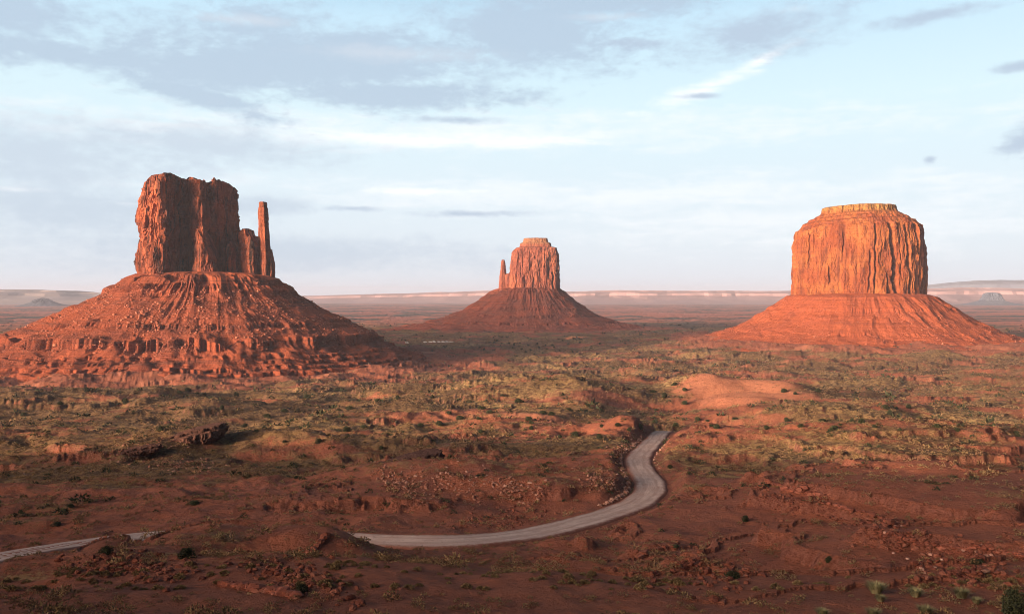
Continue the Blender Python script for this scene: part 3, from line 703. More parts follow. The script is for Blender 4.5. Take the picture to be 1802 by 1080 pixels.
# arc positions of the tall joints on the front
def rtop(x, y): return np.interp(x, [-137, -116, -112, -70, -20, 60, 100, 137], [130, 130, 134, 137, 140, 141, 141, 137])
cr = [(-10, 2.2, 13, .02, .99, -2), (3, 1.1, 5, .5, .95, 3), (12, 1.8, 9, .0, .32, 6), (27, 4.4, 24, .0, .99, 11), (41, 1.3, 7, .3, .97, 4), (50, 1.0, 5, .55, .9, 3), (59, 3.2, 16, .02, .95, 7),
      (68, 1.6, 9, .4, .97, 4), (76, 2.0, 9, .0, .5, 5), (85, 3.2, 17, .0, .98, 10), (95, 4.2, 20, .05, .98, 8), (106, 6, 24, 0, 1, 6), (-116, 1.2, 4, .45, .95, 2),
      (-84, 1.0, 4, .2, .45, 1), (-62, 1.0, 4, .6, .9, 2), (-20, 1.4, 6, .1, .62, -5)]
V, Fc = cliff(rO, -6, rtop, n=1700, nz=220, seed=500, amp=.52, rib=.5, cracks=cr, flare=.02, scale=1.0,
              taper=lambda t: float(np.interp(t, [0, .3, .7, .93, 1], [1.02, 1.03, 1.01, .985, .97])),
              capf=[(0, 0), (.03, .5), (.035, 4), (.09, 6), (.10, 10), (.19, 14), (.2, 18), (.30, 21), (.31, 24), (.395, 28), (.41, 40), (.46, 41), (1, 45)])
part('cliff', (V, Fc), M_right, right)
rp = [(90, 6), (124, 2), (140, -2), (156, -14), (174, -25), (176, -29), (205, -47), (236, -62), (250, -68), (252, -71), (275, -79), (310, -87), (360, -92), (460, -98), (600, -106), (760, -116)]
rV, rF, rn = talus(rp, [(-180, 1.0), (-135, .93), (-90, .88), (-45, .93), (0, 1.0), (90, .95)], n=1400, nr=260, seed=600, gully=.5, fine=1.2, soft=[(90, 6), (140, -2), (176, -28), (250, -69), (310, -87), (460, -98), (760, -116)], bands=((174, 177, 3, 20), (250, 253, 4, 14)))
part('talus', (rV, rF), T_right, right, True)

# rubble lying on the aprons (nobody could count it)
def apron_rubble(V, n, cx, cy, rmin, rmax, cnt, s0, s1, seed, bias=1.0, keep=None):
    g = np.random.default_rng(seed); r = np.hypot(V[:, 0], V[:, 1]); front = V[:, 1] < np.abs(V[:, 0]) * .5 + 30
    ok = np.where((r > rmin) & (r < rmax) & front)[0]
    m = .5 + n3d(V[ok, 0] / 40, V[ok, 1] / 40, V[ok, 2] / 40, seed) * 1.1; m = np.clip(m, .04, 1) * np.clip(r[ok] / rmax, .2, 1)
    if keep is not None: m = m * keep(V[ok])
    i = g.choice(ok, cnt, replace=False, p=m / m.sum()); p = V[i] + np.array([cx, cy, 0])
    s = s0 + (s1 - s0) * g.power(.35, cnt) ** 1.8
    return p + g.normal(scale=.8, size=p.shape) * [1, 1, 0], s
p, s = apron_rubble(wV, wn, WX, WY, 112, 246, 5200, .6, 3.6, 1)
rock_field('boulder_rubble', p, s, M_rubble, 1, kind='stuff', label='red boulders strewn over the slopes of the left butte', category='rubble')
p, s = apron_rubble(rV, rn, RX, RY, 150, 420, 3600, .6, 2.8, 2)
rock_field('boulder_rubble', p, s, M_rubble, 2, kind='stuff', label='small orange boulders strewn over the slopes of the right butte', category='rubble')
p, s = apron_rubble(eV, en, EX, EY, 95, 300, 2200, .8, 4, 3)
rock_field('boulder_rubble', p, s, M_rubble, 3, kind='stuff', label='boulders strewn over the slopes of the middle butte', category='rubble')

# ------------------------------------------------------------------ far escarpments and hills (structure)
def escarp(name, pts, thick, mat, seed, step=60, rough=1.0, cliffy=.5):
    """a long raised tableland: pts = (photo column, photo row of the rim, distance)"""
    P = np.array([((px - CX) / F * d, d, -(py - HY) / F * d) for px, py, d in pts]); s = np.concatenate([[0], np.cumsum(np.hypot(*(np.diff(P[:, :2], axis=0).T)))])
    n = int(s[-1] / step); q = np.linspace(0, s[-1], n); Q = np.stack([np.interp(q, s, P[:, i]) for i in range(3)], 1)
    T = np.gradient(Q[:, :2], axis=0); T /= np.linalg.norm(T, axis=1)[:, None]; Nn = np.stack([T[:, 1], -T[:, 0]], 1)   # towards the camera
    prof = [(-1.0, -.02), (-.62, .10), (-.40, .28), (-.26, .45), (-.14, .60), (-.12, .80), (-.02, .93), (0, 1.0), (.5, 1.0), (.8, .9), (1.0, 0)]
    rows = []
    for k, (u, v) in enumerate(np.stack([np.interp(np.linspace(0, 10, 41), range(11), [a[i] for a in prof]) for i in (0, 1)], 1)):
        off = -u * thick + thick * .16 * rough * (fbm2(q / (thick * .45), q * 0 + u * 1.2, 4, seed)) * (1 if u < .2 else 0)
        zt = -109 + (Q[:, 2] + 109) * (v + (0.03 * rough * n2d(q / 400, q * 0 + v * 4, seed + 5) if v > .02 else 0)) + (Q[:, 2] + 109) * .10 * rough * n2d(q / 900, q * 0 + 5, seed + 9) * sst(v, .5, 1)
        rows.append(np.stack([Q[:, 0] + Nn[:, 0] * off, Q[:, 1] + Nn[:, 1] * off, zt], 1))
    V = np.concatenate(rows); Fq = grid_faces(len(rows), n, False)
    if np.cross(V[Fq[n * 20, 1]] - V[Fq[n * 20, 0]], V[Fq[n * 20, 2]] - V[Fq[n * 20, 0]])[2] < 0: Fq = Fq[:, ::-1]
    return link(name, mesh_np(name, V, Fq, mat, False), kind='structure')
def esc_mat(name, c1, c2, c3):
    m, N, b = new_mat(name); P = N.n('ShaderNodeTexCoord').outputs['Object']
    bed = N.noise(N.scalev(P, .02, .02, 1), .03, 6, .7); nz = N.noise(P, .002, 6, .65)
    c = N.mix(N.ss(nz, .4, .6), c1, c2); c = N.mix(N.mul(N.ss(bed, .45, .6), .7), c, c3)
    N.t.links.new(c, b.inputs['Base Color']); return m
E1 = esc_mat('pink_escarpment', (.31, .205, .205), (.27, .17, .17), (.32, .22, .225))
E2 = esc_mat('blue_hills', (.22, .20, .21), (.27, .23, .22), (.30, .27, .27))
E3 = esc_mat('haze_blue_mountains', (.06, .08, .12), (.08, .10, .13), (.09, .11, .15))  # blue of the distance haze put into the rock colour
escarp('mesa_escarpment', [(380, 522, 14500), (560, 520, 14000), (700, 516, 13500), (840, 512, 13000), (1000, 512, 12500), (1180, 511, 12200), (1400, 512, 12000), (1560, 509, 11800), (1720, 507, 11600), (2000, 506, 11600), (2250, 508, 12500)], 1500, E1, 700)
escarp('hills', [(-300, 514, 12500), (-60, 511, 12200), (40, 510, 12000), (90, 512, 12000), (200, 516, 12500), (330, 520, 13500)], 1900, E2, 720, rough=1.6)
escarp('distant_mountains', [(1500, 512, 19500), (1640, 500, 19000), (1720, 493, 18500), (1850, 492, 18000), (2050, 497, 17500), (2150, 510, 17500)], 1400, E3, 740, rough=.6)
escarp('hills', [(540, 557, 4900), (590, 556, 4800), (700, 557, 4700), (780, 559, 4700)], 130, T_east, 760, step=12, rough=1.5)
for k, (px, py, d, w, h_) in enumerate([(1745, 518, 10200, 110, 95), (75, 532, 9000, 80, 34)]):
    x = (px - CX) / F * d; lab = ['small dark blue butte on the far plain before the pink escarpment at right', 'small low blue butte on the far plain at the left edge'][k]
    o = [(w * math.cos(a), w * .8 * math.sin(a)) for a in np.linspace(-np.pi, np.pi, 24, endpoint=False)]
    b_ = butte('small_butte', lab, x, d, 'small buttes on the far plain')
    part('cliff', cliff(o, -60, lambda x, y: -105 + h_ + 45 + 0 * x - 12 * np.abs(x) / w, n=160, nz=24, seed=800 + k, amp=1.2, scale=2.0, taper=lambda t: 1.25 - .5 * t), E3, b_)
    V, Fc, _ = talus([(w * .5, -52), (w * 1.1, -62), (w * 2.0, -90), (w * 3.4, -112)], [(-90, 1), (0, 1.1), (90, 1), (180, 1.1)], n=120, nr=24, seed=820 + k, gully=1.5)
    part('talus', (V, Fc), E3, b_, True)

# ------------------------------------------------------------------ rock outcrops in the middle ground
def outcrop(name, label, px, d, rx, ry, h, tilt, seed, rot=0):
    x = (px - CX) / F * d; z = float(height(np.array([x]), np.array([float(d)]))[0])
    e = link(name, None, loc=(x, d, z)); e['label'] = label; e['category'] = 'rock outcrop'; e['group'] = 'dark rock outcrops on the shaded slope'
    for (nm, k, hh, oy) in (('lower_ledge', 1.0, h * .62, 0), ('upper_ledge', .78, h, ry * .12)):
        o = []
        for a in np.linspace(-np.pi, np.pi, 40, endpoint=False):
            ca, sa = math.cos(a), math.sin(a); rr = (abs(ca) ** 3.2 + abs(sa) ** 3.2) ** (-1 / 3.2)
            o.append((rr * ca * rx * k + (rx * (1 - k) * .8), rr * sa * ry * k + oy))
        V, Fc = cliff(o, -h * .9, lambda X, Y: hh * (.42 + .58 * sst(X / rx, -1, .7)) - tilt * (rx - X) / rx + .03 * h * Y / ry, n=300, nz=34, seed=seed, amp=.9, scale=.16, rib=.3,
                      taper=lambda t: .80 + .22 * min(1, t * 1.5), flare=0, capf=[(0, 0), (.05, .1), (1, .6)])
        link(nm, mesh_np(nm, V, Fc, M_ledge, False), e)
    return e
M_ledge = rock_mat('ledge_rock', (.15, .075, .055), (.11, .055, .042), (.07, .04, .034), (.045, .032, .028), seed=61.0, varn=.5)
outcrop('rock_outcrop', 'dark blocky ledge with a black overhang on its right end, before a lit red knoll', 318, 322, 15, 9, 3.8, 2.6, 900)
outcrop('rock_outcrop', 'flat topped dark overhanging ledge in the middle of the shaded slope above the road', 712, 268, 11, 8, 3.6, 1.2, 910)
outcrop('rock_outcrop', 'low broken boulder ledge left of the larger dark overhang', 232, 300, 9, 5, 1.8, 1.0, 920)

# ------------------------------------------------------------------ plants
def leaf_clump(n, rx, rz, size, seed, lumps=9, base=.0):
    """leaf-sized faces spread through the volume of an uneven crown"""
    g = np.random.default_rng(seed)
    L = g.normal(size=(lumps, 3)); L /= np.linalg.norm(L, axis=1)[:, None]; L = L * g.uniform(.25, .62, (lumps, 1)); L[:, 2] = np.abs(L[:, 2]) * .9 + .12
    k = g.integers(0, lumps, n); d = g.normal(size=(n, 3)); d /= np.linalg.norm(d, axis=1)[:, None]
    p = L[k] + d * (g.uniform(.25, 1, (n, 1)) ** .5) * g.uniform(.28, .46, lumps)[k][:, None]
    p = p * [rx, rx, rz]; p[:, 2] = np.maximum(p[:, 2], base * rz + .02)
    a = g.normal(size=(n, 3)) + d * .6; a /= np.linalg.norm(a, axis=1)[:, None]; b_ = np.cross(a, g.normal(size=(n, 3))); b_ /= np.linalg.norm(b_, axis=1)[:, None]
    s = size * g.uniform(.6, 1.4, (n, 1))
    V = np.stack([p - b_ * s * .5, p + a * s, p + b_ * s * .5, p - a * s * .5], 1).reshape(-1, 3)
    return V, (np.arange(n)[:, None] * 4 + np.arange(4)[None])
def tube(P, r0, r1, n=6):
    P = np.array(P, float); V = []
    for i, p in enumerate(P):
        r = r0 + (r1 - r0) * i / (len(P) - 1)
        for k in range(n):
            a = 6.2832 * k / n; V.append(p + [r * math.cos(a), r * math.sin(a), 0])
    return np.array(V), grid_faces(len(P), n, True)
def trunk_mesh(seed, h, r):
    g = np.random.default_rng(seed); Vs, Fs = [], []; off = 0
    for k in range(5):
        a = g.uniform(0, 6.28); sp = .15 if k == 0 else g.uniform(.3, .75)
        P = [(0, 0, -.25 * h), (sp * .3 * h * math.cos(a), sp * .3 * h * math.sin(a), h * .3), (sp * h * .8 * math.cos(a), sp * h * .8 * math.sin(a), h * g.uniform(.6, .85))]
        V, Fq = tube(P, r, r * .3); Vs.append(V); Fs.append(Fq + off); off += len(V)
    return np.concatenate(Vs), np.concatenate(Fs)
JUN = []
for k in range(5):
    V, Fq = leaf_clump(2600, 1.0, (1.25, .95, 1.4, .8, 1.1)[k], .075, 1000 + k, 11 + k)
    c = mesh_np('juniper_crown', V, Fq, M_juniper); V, Fq = trunk_mesh(1100 + k, .9, .055); JUN.append((c, mesh_np('juniper_trunk', V, Fq, M_bark)))
used = set()
def plant(name, variants, loc, s, rz, label, cat, group=None, names=('crown', 'trunk')):
    """a bush: an Empty at its base with crown and trunk as children"""
    e = link(name, None, loc=loc); e.scale = s if isinstance(s, tuple) else (s, s, s); e.rotation_euler = (0, 0, rz); e['label'] = label; e['category'] = cat
    if group: e['group'] = group
    for nm, me in zip(names, variants): link(nm, me, e)
    return e
g = np.random.default_rng(5)
# each bush read off the photograph: column, row of its foot, width in pixels
named = [(1788, 1082, 62, 1.15, 'big dark juniper bush cut by the frame at the bottom right corner'),
         (326, 982, 36, .95, 'dark juniper bush on the red hill below the gap in the left road'),
         (530, 1047, 30, 1.0, 'dark juniper bush beside the crumbling red rock ledge at the bottom'),
         (1290, 1018, 34, .8, 'dark juniper bush in the hollow below and right of the road bend'),
         (184, 976, 26, 1.0, 'brownish bush on the knoll where the left road is first hidden'),
         (1313, 918, 18, 1.0, 'lone dark bush midway down the red slope right of the road bend'),
         (340, 888, 26, .6, 'low dark bush cluster on the shaded flat above the left road'),
         (1459, 988, 17, 1.0, 'small dark bush on the red slope left of the long thin ledge'),
         (1722, 992, 30, .7, 'scraggly dark bush below the thin rock ledge at the lower right'),
         (1180, 824, 11, 1.1, 'small dark bush just right of where the road narrows'),
         (1127, 756, 15, 1.1, 'round dark juniper right behind the point where the road disappears'),
         (122, 893, 16, .8, 'small dark bush alone on the bare earth at far left'),
         (96, 926, 20, .6, 'ragged low bush on bare earth above the left end of the road'),
         (1190, 966, 14, .9, 'small bush on the dark earth directly below the road bend')]
P = cast([n[0] for n in named], [min(n[1], 1150) for n in named])
for i, (px, py, w, asp, lab) in enumerate(named):
    s = w / F * P[i, 1] / 1.75
    plant('juniper_bush', JUN[i % 5], P[i], (s, s, s * asp), g.uniform(0, 6.28), lab, 'bush', 'dark juniper bushes')
zones = [('juniper scattered on the sunlit grassy hill behind the road', [(848, 720), (862, 727), (843, 738), (808, 738), (773, 748), (846, 762), (884, 698), (930, 742), (935, 756), (985, 770), (1013, 768), (1055, 772), (790, 728), (640, 752), (740, 750), (700, 702), (660, 706), (615, 720), (970, 730), (912, 708), (1000, 722), (760, 700), (955, 728), (935, 748)]),
         ('juniper in the green hollow behind the bend of the road', [(1058, 725), (1059, 752), (1088, 750), (1107, 758), (1155, 722), (1153, 745), (1190, 750), (1205, 711), (1228, 740), (1245, 742), (1252, 750), (1262, 754), (1205, 688), (1150, 690), (1170, 700), (1188, 678), (1295, 738)]),
         ('juniper on the right flank of the valley below the right butte', [(1385, 742), (1410, 752), (1350, 756), (1470, 755), (1500, 742), (1517, 745), (1480, 748), (1560, 720), (1578, 720), (1600, 718), (1565, 730), (1685, 760), (1750, 750), (1730, 748), (1792, 768), (1448, 742), (1585, 758), (1380, 690), (1400, 694), (1440, 690), (1650, 752), (1790, 762), (1460, 762), (1540, 752)]),
         ('juniper dotted over the shaded scrub below the left butte', [(152, 688), (315, 692), (330, 690), (415, 698), (360, 695), (105, 712), (595, 722), (470, 735), (465, 742), (500, 725), (280, 758), (540, 700), (560, 780), (610, 760), (390, 720), (220, 710), (430, 752), (450, 760), (500, 778), (520, 842), (670, 790), (690, 752), (40, 732)]),
         ('juniper seen as a dark dot on the shaded plain between the buttes', [(895, 605), (905, 608), (915, 604), (930, 608), (945, 606), (960, 609), (902, 613), (918, 615), (934, 617), (948, 614), (962, 616), (975, 612), (880, 611), (925, 621), (940, 624), (955, 622), (1000, 606), (1020, 604), (870, 604), (985, 618), (844, 612), (852, 616), (760, 618), (1040, 610), (1055, 606), (990, 600), (720, 609), (700, 600), (815, 607), (1100, 605)])]
for zi, (zl, pts) in enumerate(zones):
    pts = np.array(pts, float); P = cast(pts[:, 0], pts[:, 1])
    for k, p in enumerate(P):
        wpx = g.uniform(9, 18) if zi < 4 else g.uniform(4, 7); s = wpx / F * p[1] / 1.75; s = min(s, 3.6)
        plant('juniper_bush', JUN[g.integers(5)], p, (s, s, s * g.uniform(.7, 1.05)), g.uniform(0, 6.28), zl, 'bush', zl.replace('juniper', 'junipers', 1))

# sage and grass tufts
def tuft_proto(n, rad, h, size, seed):
    g_ = np.random.default_rng(seed); a = g_.uniform(0, 6.28, n); e = np.arccos(g_.uniform(.0, 1, n)); k = g_.uniform(.45, 1, n)
    p = np.stack([rad * k * np.sin(e) * np.cos(a), rad * k * np.sin(e) * np.sin(a), h * k * np.cos(e)], 1)
    d = p / (np.linalg.norm(p, axis=1)[:, None] + 1e-6) + g_.normal(scale=.35, size=p.shape); s = np.cross(d, g_.normal(size=p.shape)); s /= np.linalg.norm(s, axis=1)[:, None]
    V = np.stack([p - s * size * .5, p + s * size * .5, p + d * size * 1.2], 1).reshape(-1, 3); return V, (np.arange(n)[:, None] * 3 + np.arange(3)[None])
def grass_proto(n, rad, h, seed):
    g_ = np.random.default_rng(seed); a = g_.uniform(0, 6.28, n); l = g_.uniform(.1, .75, n); hh = h * g_.uniform(.6, 1, n); b0 = rad * .35
    bx, by = b0 * np.cos(a) * g_.uniform(0, 1, n), b0 * np.sin(a) * g_.uniform(0, 1, n)
    B = np.stack([bx, by, 0 * a], 1); M = B + np.stack([rad * l * .5 * np.cos(a), rad * l * .5 * np.sin(a), hh * .65], 1); T_ = B + np.stack([rad * l * 1.25 * np.cos(a), rad * l * 1.25 * np.sin(a), hh], 1)
    s = np.stack([-np.sin(a), np.cos(a), 0 * a], 1) * .011
    V = np.stack([B - s, B + s, M + s, M - s, T_], 1).reshape(-1, 3); i = np.arange(n)[:, None] * 5
    return V, [i + np.array([[0, 1, 2, 3]]), i + np.array([[3, 2, 4]])]
def one(*a, mat=M_sage, nm='sage_tuft'):
    V, Fq = a[0]; return mesh_np(nm, V, Fq, mat)
SAGE = [one(tuft_proto(420, .5, .42, .085, 1200 + k)) for k in range(5)]
GRASS = [one(grass_proto(420, .55, .62, 1220 + k), mat=M_straw, nm='bunchgrass') for k in range(3)]

def scatter(n, r0, r1, power, seed):
    """random ground points inside the view, drawn by cover"""
    g_ = np.random.default_rng(seed); m = int(n * 3.2)
    r = (r0 ** power + (r1 ** power - r0 ** power) * g_.uniform(0, 1, m)) ** (1 / power); u = g_.uniform(-.62, .62, m)
    x, y = r * u, r; v = veg_mask(x, y); cl = .5 + .9 * n2d(x / 7, y / 7, 150) + .5 * n2d(x / 30, y / 24, 151)
    ok = (g_.uniform(0, 1, m) < np.clip((.18 + v) * cl, .03, 1)); x, y = x[ok][:n], y[ok][:n]
    D, _ = road_near(x, y); ok = D > HW + .8; x, y = x[ok], y[ok]
    for (cx, cy, rad) in ((WX, WY, 300), (RX, RY, 260), (EX, EY, 260)):
        ok = np.hypot(x - cx, y - cy) > rad; x, y = x[ok], y[ok]
    return np.stack([x, y, height(x, y)], 1)
def tuft_field(name, groups, mat, label, seed):
    g_ = np.random.default_rng(seed); Vs, Fs, Ts = [], [], []; off = 0
    for pts, rad, (nf, leaf, hr) in groups:
        for k in range(6):
            p = pts[k::6]; n = len(p)
            if not n: continue
            V, Fq = tuft_proto(nf, 1, hr, leaf, 1300 + k); s = rad * g_.lognormal(0, .38, n); a = g_.uniform(0, 6.28, n)
            q = V[None] * s[:, None, None]; q = np.stack([q[..., 0] * np.cos(a)[:, None] - q[..., 1] * np.sin(a)[:, None], q[..., 0] * np.sin(a)[:, None] + q[..., 1] * np.cos(a)[:, None], q[..., 2]], -1) + p[:, None]
            Vs.append(q.reshape(-1, 3)); Fs.append((Fq[None] + off + (np.arange(n) * len(V))[:, None, None]).reshape(-1, 3)); off += n * len(V); Ts.append(np.repeat(g_.uniform(0, .8, n), len(V)))
    me = mesh_np(name, np.concatenate(Vs), np.concatenate(Fs), mat, False, {'tint': np.concatenate(Ts)})
    return link(name, me, kind='stuff', label=label, category='scrub')
near = scatter(3800, 62, 150, 1.6, 31); near = near[np.argsort(near[:, 1])]
inframe = (np.abs(near[:, 0] / near[:, 1]) < .575) & ((HY - near[:, 2] * F / near[:, 1] * -1) > 0) & (HY - near[:, 2] / near[:, 1] * F < 1085)
ind = np.where(inframe)[0][:250]; rest = np.setdiff1d(np.arange(len(near)), ind)
for k, i in enumerate(ind):
    p = near[i]; s = g.uniform(.55, 1.25)
    o = link('sage_tuft', SAGE[g.integers(5)], loc=p - [0, 0, .03]); o.scale = (s, s, s * g.uniform(.7, 1.1)); o.rotation_euler = (0, 0, g.uniform(0, 6.28))
    right_side = p[0] > 0
    o['label'] = 'small dull sage tuft dotted over the near red slope right of centre' if right_side else 'small dull sage tuft dotted over the near red hills left of centre'
    o['category'] = 'shrub'; o['group'] = 'sage tufts on the near ' + ('right slope' if right_side else 'left hills')
tuft_field('scrub', [(near[rest], .48, (70, .20, .8)), (scatter(11000, 150, 330, 1.5, 32), .42, (34, .30, .8)), (scatter(21000, 330, 760, 1.4, 33), .52, (14, .5, .8)),
                     (scatter(26000, 760, 2100, 1.3, 34), .85, (10, .6, .7))], M_sage, 'grey green sagebrush scrub covering the desert floor', 35)
tuft_field('dark_scrub', [(scatter(700, 150, 420, 1.5, 36), .8, (60, .28, .8)), (scatter(1600, 420, 1500, 1.3, 37), 1.5, (16, .5, .7)), (scatter(1500, 1500, 3300, 1.2, 38), 2.6, (10, .7, .6))], M_juniper,
           'dark low shrubs scattered between the sage on the desert floor', 39)
# pale bunchgrass clumps in the bottom right foreground
gr = [(1545, 1046, 44, 'large pale bunchgrass clump, leftmost of the grasses at the lower right'), (1615, 1052, 34, 'pale grey bunchgrass clump in the middle of the row at the lower right'),
      (1695, 1054, 38, 'pale grey bunchgrass clump nearest the big dark corner bush'), (1632, 1084, 36, 'yellow green bunchgrass at the bottom edge right of the red patch'),
      (1540, 1088, 34, 'yellow green bunchgrass at the bottom edge below the large pale clump'), (1722, 1064, 24, 'thin wispy bunchgrass just left of the big corner bush'),
      (1552, 1060, 26, 'small brownish bunchgrass just below the large pale clump'), (1450, 1086, 30, 'grey dead bunchgrass on the bottom edge left of the red patch')]
P = cast([a[0] for a in gr], [a[1] for a in gr])
for i, (px, py, w, lab) in enumerate(gr):
    s = w / F * P[i, 1] / 1.0
    o = link('bunchgrass', GRASS[i % 3], loc=P[i]); o.scale = (s, s, s * .8); o.rotation_euler = (0, 0, i * 1.3); o['label'] = lab; o['category'] = 'grass clump'; o['group'] = 'bunchgrass clumps at the lower right'

# ------------------------------------------------------------------ stones
STONE = [mesh_np('stone', *ROCKP[k], M_stone) for k in range(8)]
REDST = [mesh_np('red_stone', *ROCKP[k], M_redstone) for k in range(8)]
def stone(p, s, meshes, label, group, flat=.7):
    o = link('stone', meshes[g.integers(8)], loc=p + [0, 0, s * .14]); o.scale = (s * g.uniform(.8, 1.3), s, s * flat * g.uniform(.8, 1.2)); o.rotation_euler = (g.uniform(-.2, .2), g.uniform(-.2, .2), g.uniform(0, 6.28))
    o['label'] = label; o['category'] = 'rock'; o['group'] = group
T = np.gradient(ROAD[:, :2], axis=0); T /= np.linalg.norm(T, axis=1)[:, None]
i0 = int(np.argmin(np.hypot(ROAD[:, 0] - at(1124, 826)[0], ROAD[:, 1] - at(1124, 826)[1])))
i1 = int(np.argmin(np.hypot(ROAD[:, 0] - at(1152, 772)[0], ROAD[:, 1] - at(1152, 772)[1]))); i00 = int(np.argmin(np.hypot(ROAD[:, 0] - at(1100, 897)[0], ROAD[:, 1] - at(1100, 897)[1])))
for i in range(i00, i1, 2):
    q = ROAD[i, :2] + np.array([-T[i, 1], T[i, 0]]) * (HW + g.uniform(1.0, 2.0)); p = np.array([q[0], q[1], float(height(q[:1], q[1:2])[0])])
    stone(p, g.uniform(.45, 1.35), STONE, 'pale boulder in the line edging the left side of the road bend', 'boulders edging the road')
for i in range(i0, i1, 7):
    q = ROAD[i, :2] - np.array([-T[i, 1], T[i, 0]]) * (HW + g.uniform(.8, 2.2)); p = np.array([q[0], q[1], float(height(q[:1], q[1:2])[0])])
    stone(p, g.uniform(.5, 1.2), STONE, 'pale stone on the right verge of the road near the bend', 'stones on the right verge')
sl = [(1625, 1004), (1648, 1001), (1630, 1010), (1736, 1013), (1742, 1010), (1748, 975), (1740, 980), (1585, 958), (1578, 928), (1546, 929), (1720, 972), (1700, 968), (1690, 1000), (1662, 1010), (1640, 978), (1575, 975), (1560, 940), (1730, 960),
      (1590, 925), (1716, 1025), (1660, 990), (1600, 985)]
P = cast([a[0] for a in sl], [a[1] for a in sl])
for p in P: stone(p, g.uniform(.25, .62), STONE, 'small pale stone lying on the lower right red slope under the thin ledge', 'pale stones on the lower right slope')
def ledge_rocks(pts, n, size, label, group, seed):
    """the broken edge of a thin rock bed: angular blocks in a line"""
    g_ = np.random.default_rng(seed); pts = np.array(pts, float); s = np.linspace(0, 1, len(pts)); q = np.linspace(0, 1, n) + g_.normal(scale=.003, size=n)
    px = np.interp(q, s, pts[:, 0]); py = np.interp(q, s, pts[:, 1]) + g_.normal(scale=.8, size=n); P = cast(px, py)
    for p in P: stone(p, size * g_.uniform(.6, 1.5), REDST, label, group, .55)
ledge_rocks([(1575, 948), (1610, 955), (1660, 963), (1700, 967), (1740, 966), (1770, 975), (1800, 982)], 46, .8, 'red block in the long thin ledge crossing the lower right slope', 'blocks of the long thin ledge', 1)
ledge_rocks([(1450, 888), (1490, 896), (1530, 905), (1570, 920)], 24, .9, 'red block in the short ledge above the long thin ledge', 'blocks of the short ledge', 2)
ledge_rocks([(1350, 850), (1375, 856), (1400, 862), (1440, 869)], 22, 1.3, 'dark red boulder in the broken outcrop right of the road bend', 'boulders of the broken outcrop', 3)
ledge_rocks([(395, 1032), (430, 1036), (460, 1042), (490, 1046), (520, 1052)], 34, 1.0, 'crumbling red block in the small cliff left of the bottom bush', 'blocks of the crumbling cliff', 4)
ledge_rocks([(545, 975), (560, 960), (572, 945)], 14, .9, 'red block in the gully on the crest left of the visible road', 'blocks in the crest gully', 5)
def px_field(name, boxes, n, s0, s1, mat, label, seed):
    g_ = np.random.default_rng(seed); px, py = [], []
    for (cx, cy, hx, hy, rot) in boxes:
        a = g_.normal(size=(n, 2)) * .5; c, s_ = math.cos(R(rot)), math.sin(R(rot)); px.append(cx + a[:, 0] * hx * c - a[:, 1] * hy * s_); py.append(cy + a[:, 0] * hx * s_ + a[:, 1] * hy * c)
    P = cast(np.concatenate(px), np.concatenate(py)); D, _ = road_near(P[:, 0], P[:, 1]); P = P[D > HW + .6]
    rock_field(name, P, s0 + (s1 - s0) * g_.power(.4, len(P)), mat, seed, kind='stuff', label=label, category='rubble')
px_field('rock_rubble', [(900, 858, 60, 22, 12), (1060, 845, 45, 18, 20), (1100, 790, 30, 18, -30), (790, 850, 90, 30, 10), (700, 850, 60, 20, 25), (230, 795, 90, 20, -10), (330, 820, 90, 14, 0)], 330, .12, .85, M_rubble2,
         'loose pale and red rocks spilled over the shaded slopes above the road', 51)
px_field('rock_rubble', [(1390, 880, 80, 30, 15), (1230, 1000, 120, 40, 5), (880, 915, 90, 24, -5), (1560, 940, 110, 30, 10), (520, 1020, 120, 30, 20), (1700, 1000, 80, 40, 0), (250, 1000, 120, 30, 0)], 360, .10, .8, M_redstone,
         'small dark red rocks lying on the near slopes', 52)

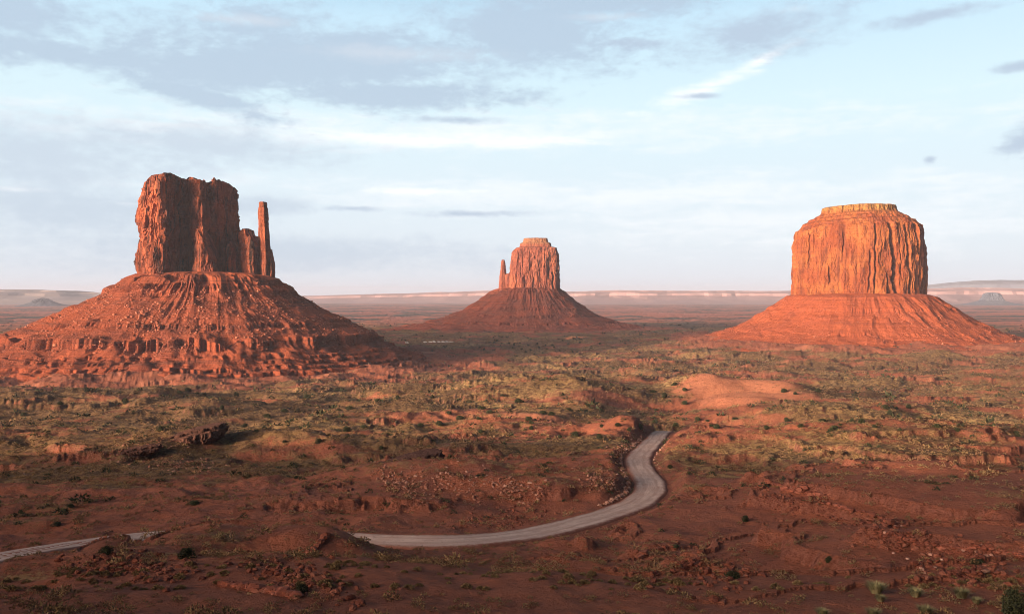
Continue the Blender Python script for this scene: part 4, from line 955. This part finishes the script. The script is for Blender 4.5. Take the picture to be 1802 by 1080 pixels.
# ------------------------------------------------------------------ tiny camp on the plain between the buttes
def box(x0, x1, y0, y1, z0, z1):
    V = np.array([(x, y, z) for z in (z0, z1) for y in (y0, y1) for x in (x0, x1)], float)
    return V, np.array([(0, 2, 3, 1), (4, 5, 7, 6), (0, 1, 5, 4), (2, 6, 7, 3), (0, 4, 6, 2), (1, 3, 7, 5)])
def van():
    prof = [(-2.9, .5), (2.9, .5), (3.0, 1.3), (2.3, 1.7), (1.6, 2.7), (-2.8, 2.8), (-3.0, 2.4)]; n = len(prof)
    V = np.array([(x, y, z) for y in (-1.05, 1.05) for x, z in prof]); me = bpy.data.meshes.new('van_body')
    me.from_pydata(V.tolist(), [], [tuple(range(n)), tuple(range(2 * n - 1, n - 1, -1))] + [(i, i + n, (i + 1) % n + n, (i + 1) % n) for i in range(n)]); me.materials.append(M_white)
    win = np.concatenate([box(x, x + .9, -1.08, 1.08, 1.7, 2.3)[0] for x in (-2.2, -.8, .6)]); wf = np.concatenate([box(0, 1, 0, 1, 0, 1)[1] + 8 * i for i in range(3)])
    w = mesh_np('van_window', win, wf, M_glass)
    wh = []
    for x in (-1.9, 1.9):
        for y in (-1, 1):
            a = np.linspace(0, 6.2832, 12, endpoint=False); A = np.stack([x + .45 * np.cos(a), a * 0 + y * 1.1, .45 + .45 * np.sin(a)], 1); B = A.copy(); B[:, 1] -= y * .3
            m_ = bpy.data.meshes.new('wheel'); m_.from_pydata(np.vstack([A, B]).tolist(), [], [tuple(range(12)), tuple(range(23, 11, -1))] + [(i, (i + 1) % 12, (i + 1) % 12 + 12, i + 12) for i in range(12)]); m_.materials.append(M_tyre); wh.append(m_)
    return [('body', me), ('window', w)] + [('wheel', m_) for m_ in wh]
VAN = van()
vp = [(716, 604.5), (748, 603.5), (757, 602.8), (764, 603), (772, 603.4), (780, 603), (787, 603.4), (793, 602.6), (797, 603)]
P = cast([a[0] for a in vp], [a[1] for a in vp])
for k, p in enumerate(P):
    e = link('parked_van', None, loc=p); e.rotation_euler = (0, 0, g.uniform(-.5, .5)); e.scale = (1.15,) * 3
    e['label'] = 'tiny white vehicle apart at the left end of the row parked on the shaded plain' if k == 0 else 'tiny white vehicle in the cluster parked on the shaded plain right of the left butte'
    e['category'] = 'van'; e['group'] = 'white vehicles parked on the plain'
    for nm, me in VAN: link(nm, me, e)

# ------------------------------------------------------------------ haze
def haze():
    m = bpy.data.materials.new('haze'); m.use_nodes = True; t = m.node_tree; t.nodes.clear()
    v = t.nodes.new('ShaderNodeVolumePrincipled'); v.inputs['Color'].default_value = (.68, .78, 1.0, 1); v.inputs['Density'].default_value = 4.2e-5; v.inputs['Anisotropy'].default_value = .0
    o = t.nodes.new('ShaderNodeOutputMaterial'); t.links.new(v.outputs[0], o.inputs['Volume'])
    V, Fq = box(-24500, 24500, -24500, 24500, -135, 205)
    me = mesh_np('haze', V, Fq, m); link('haze', me, kind='stuff')
haze()
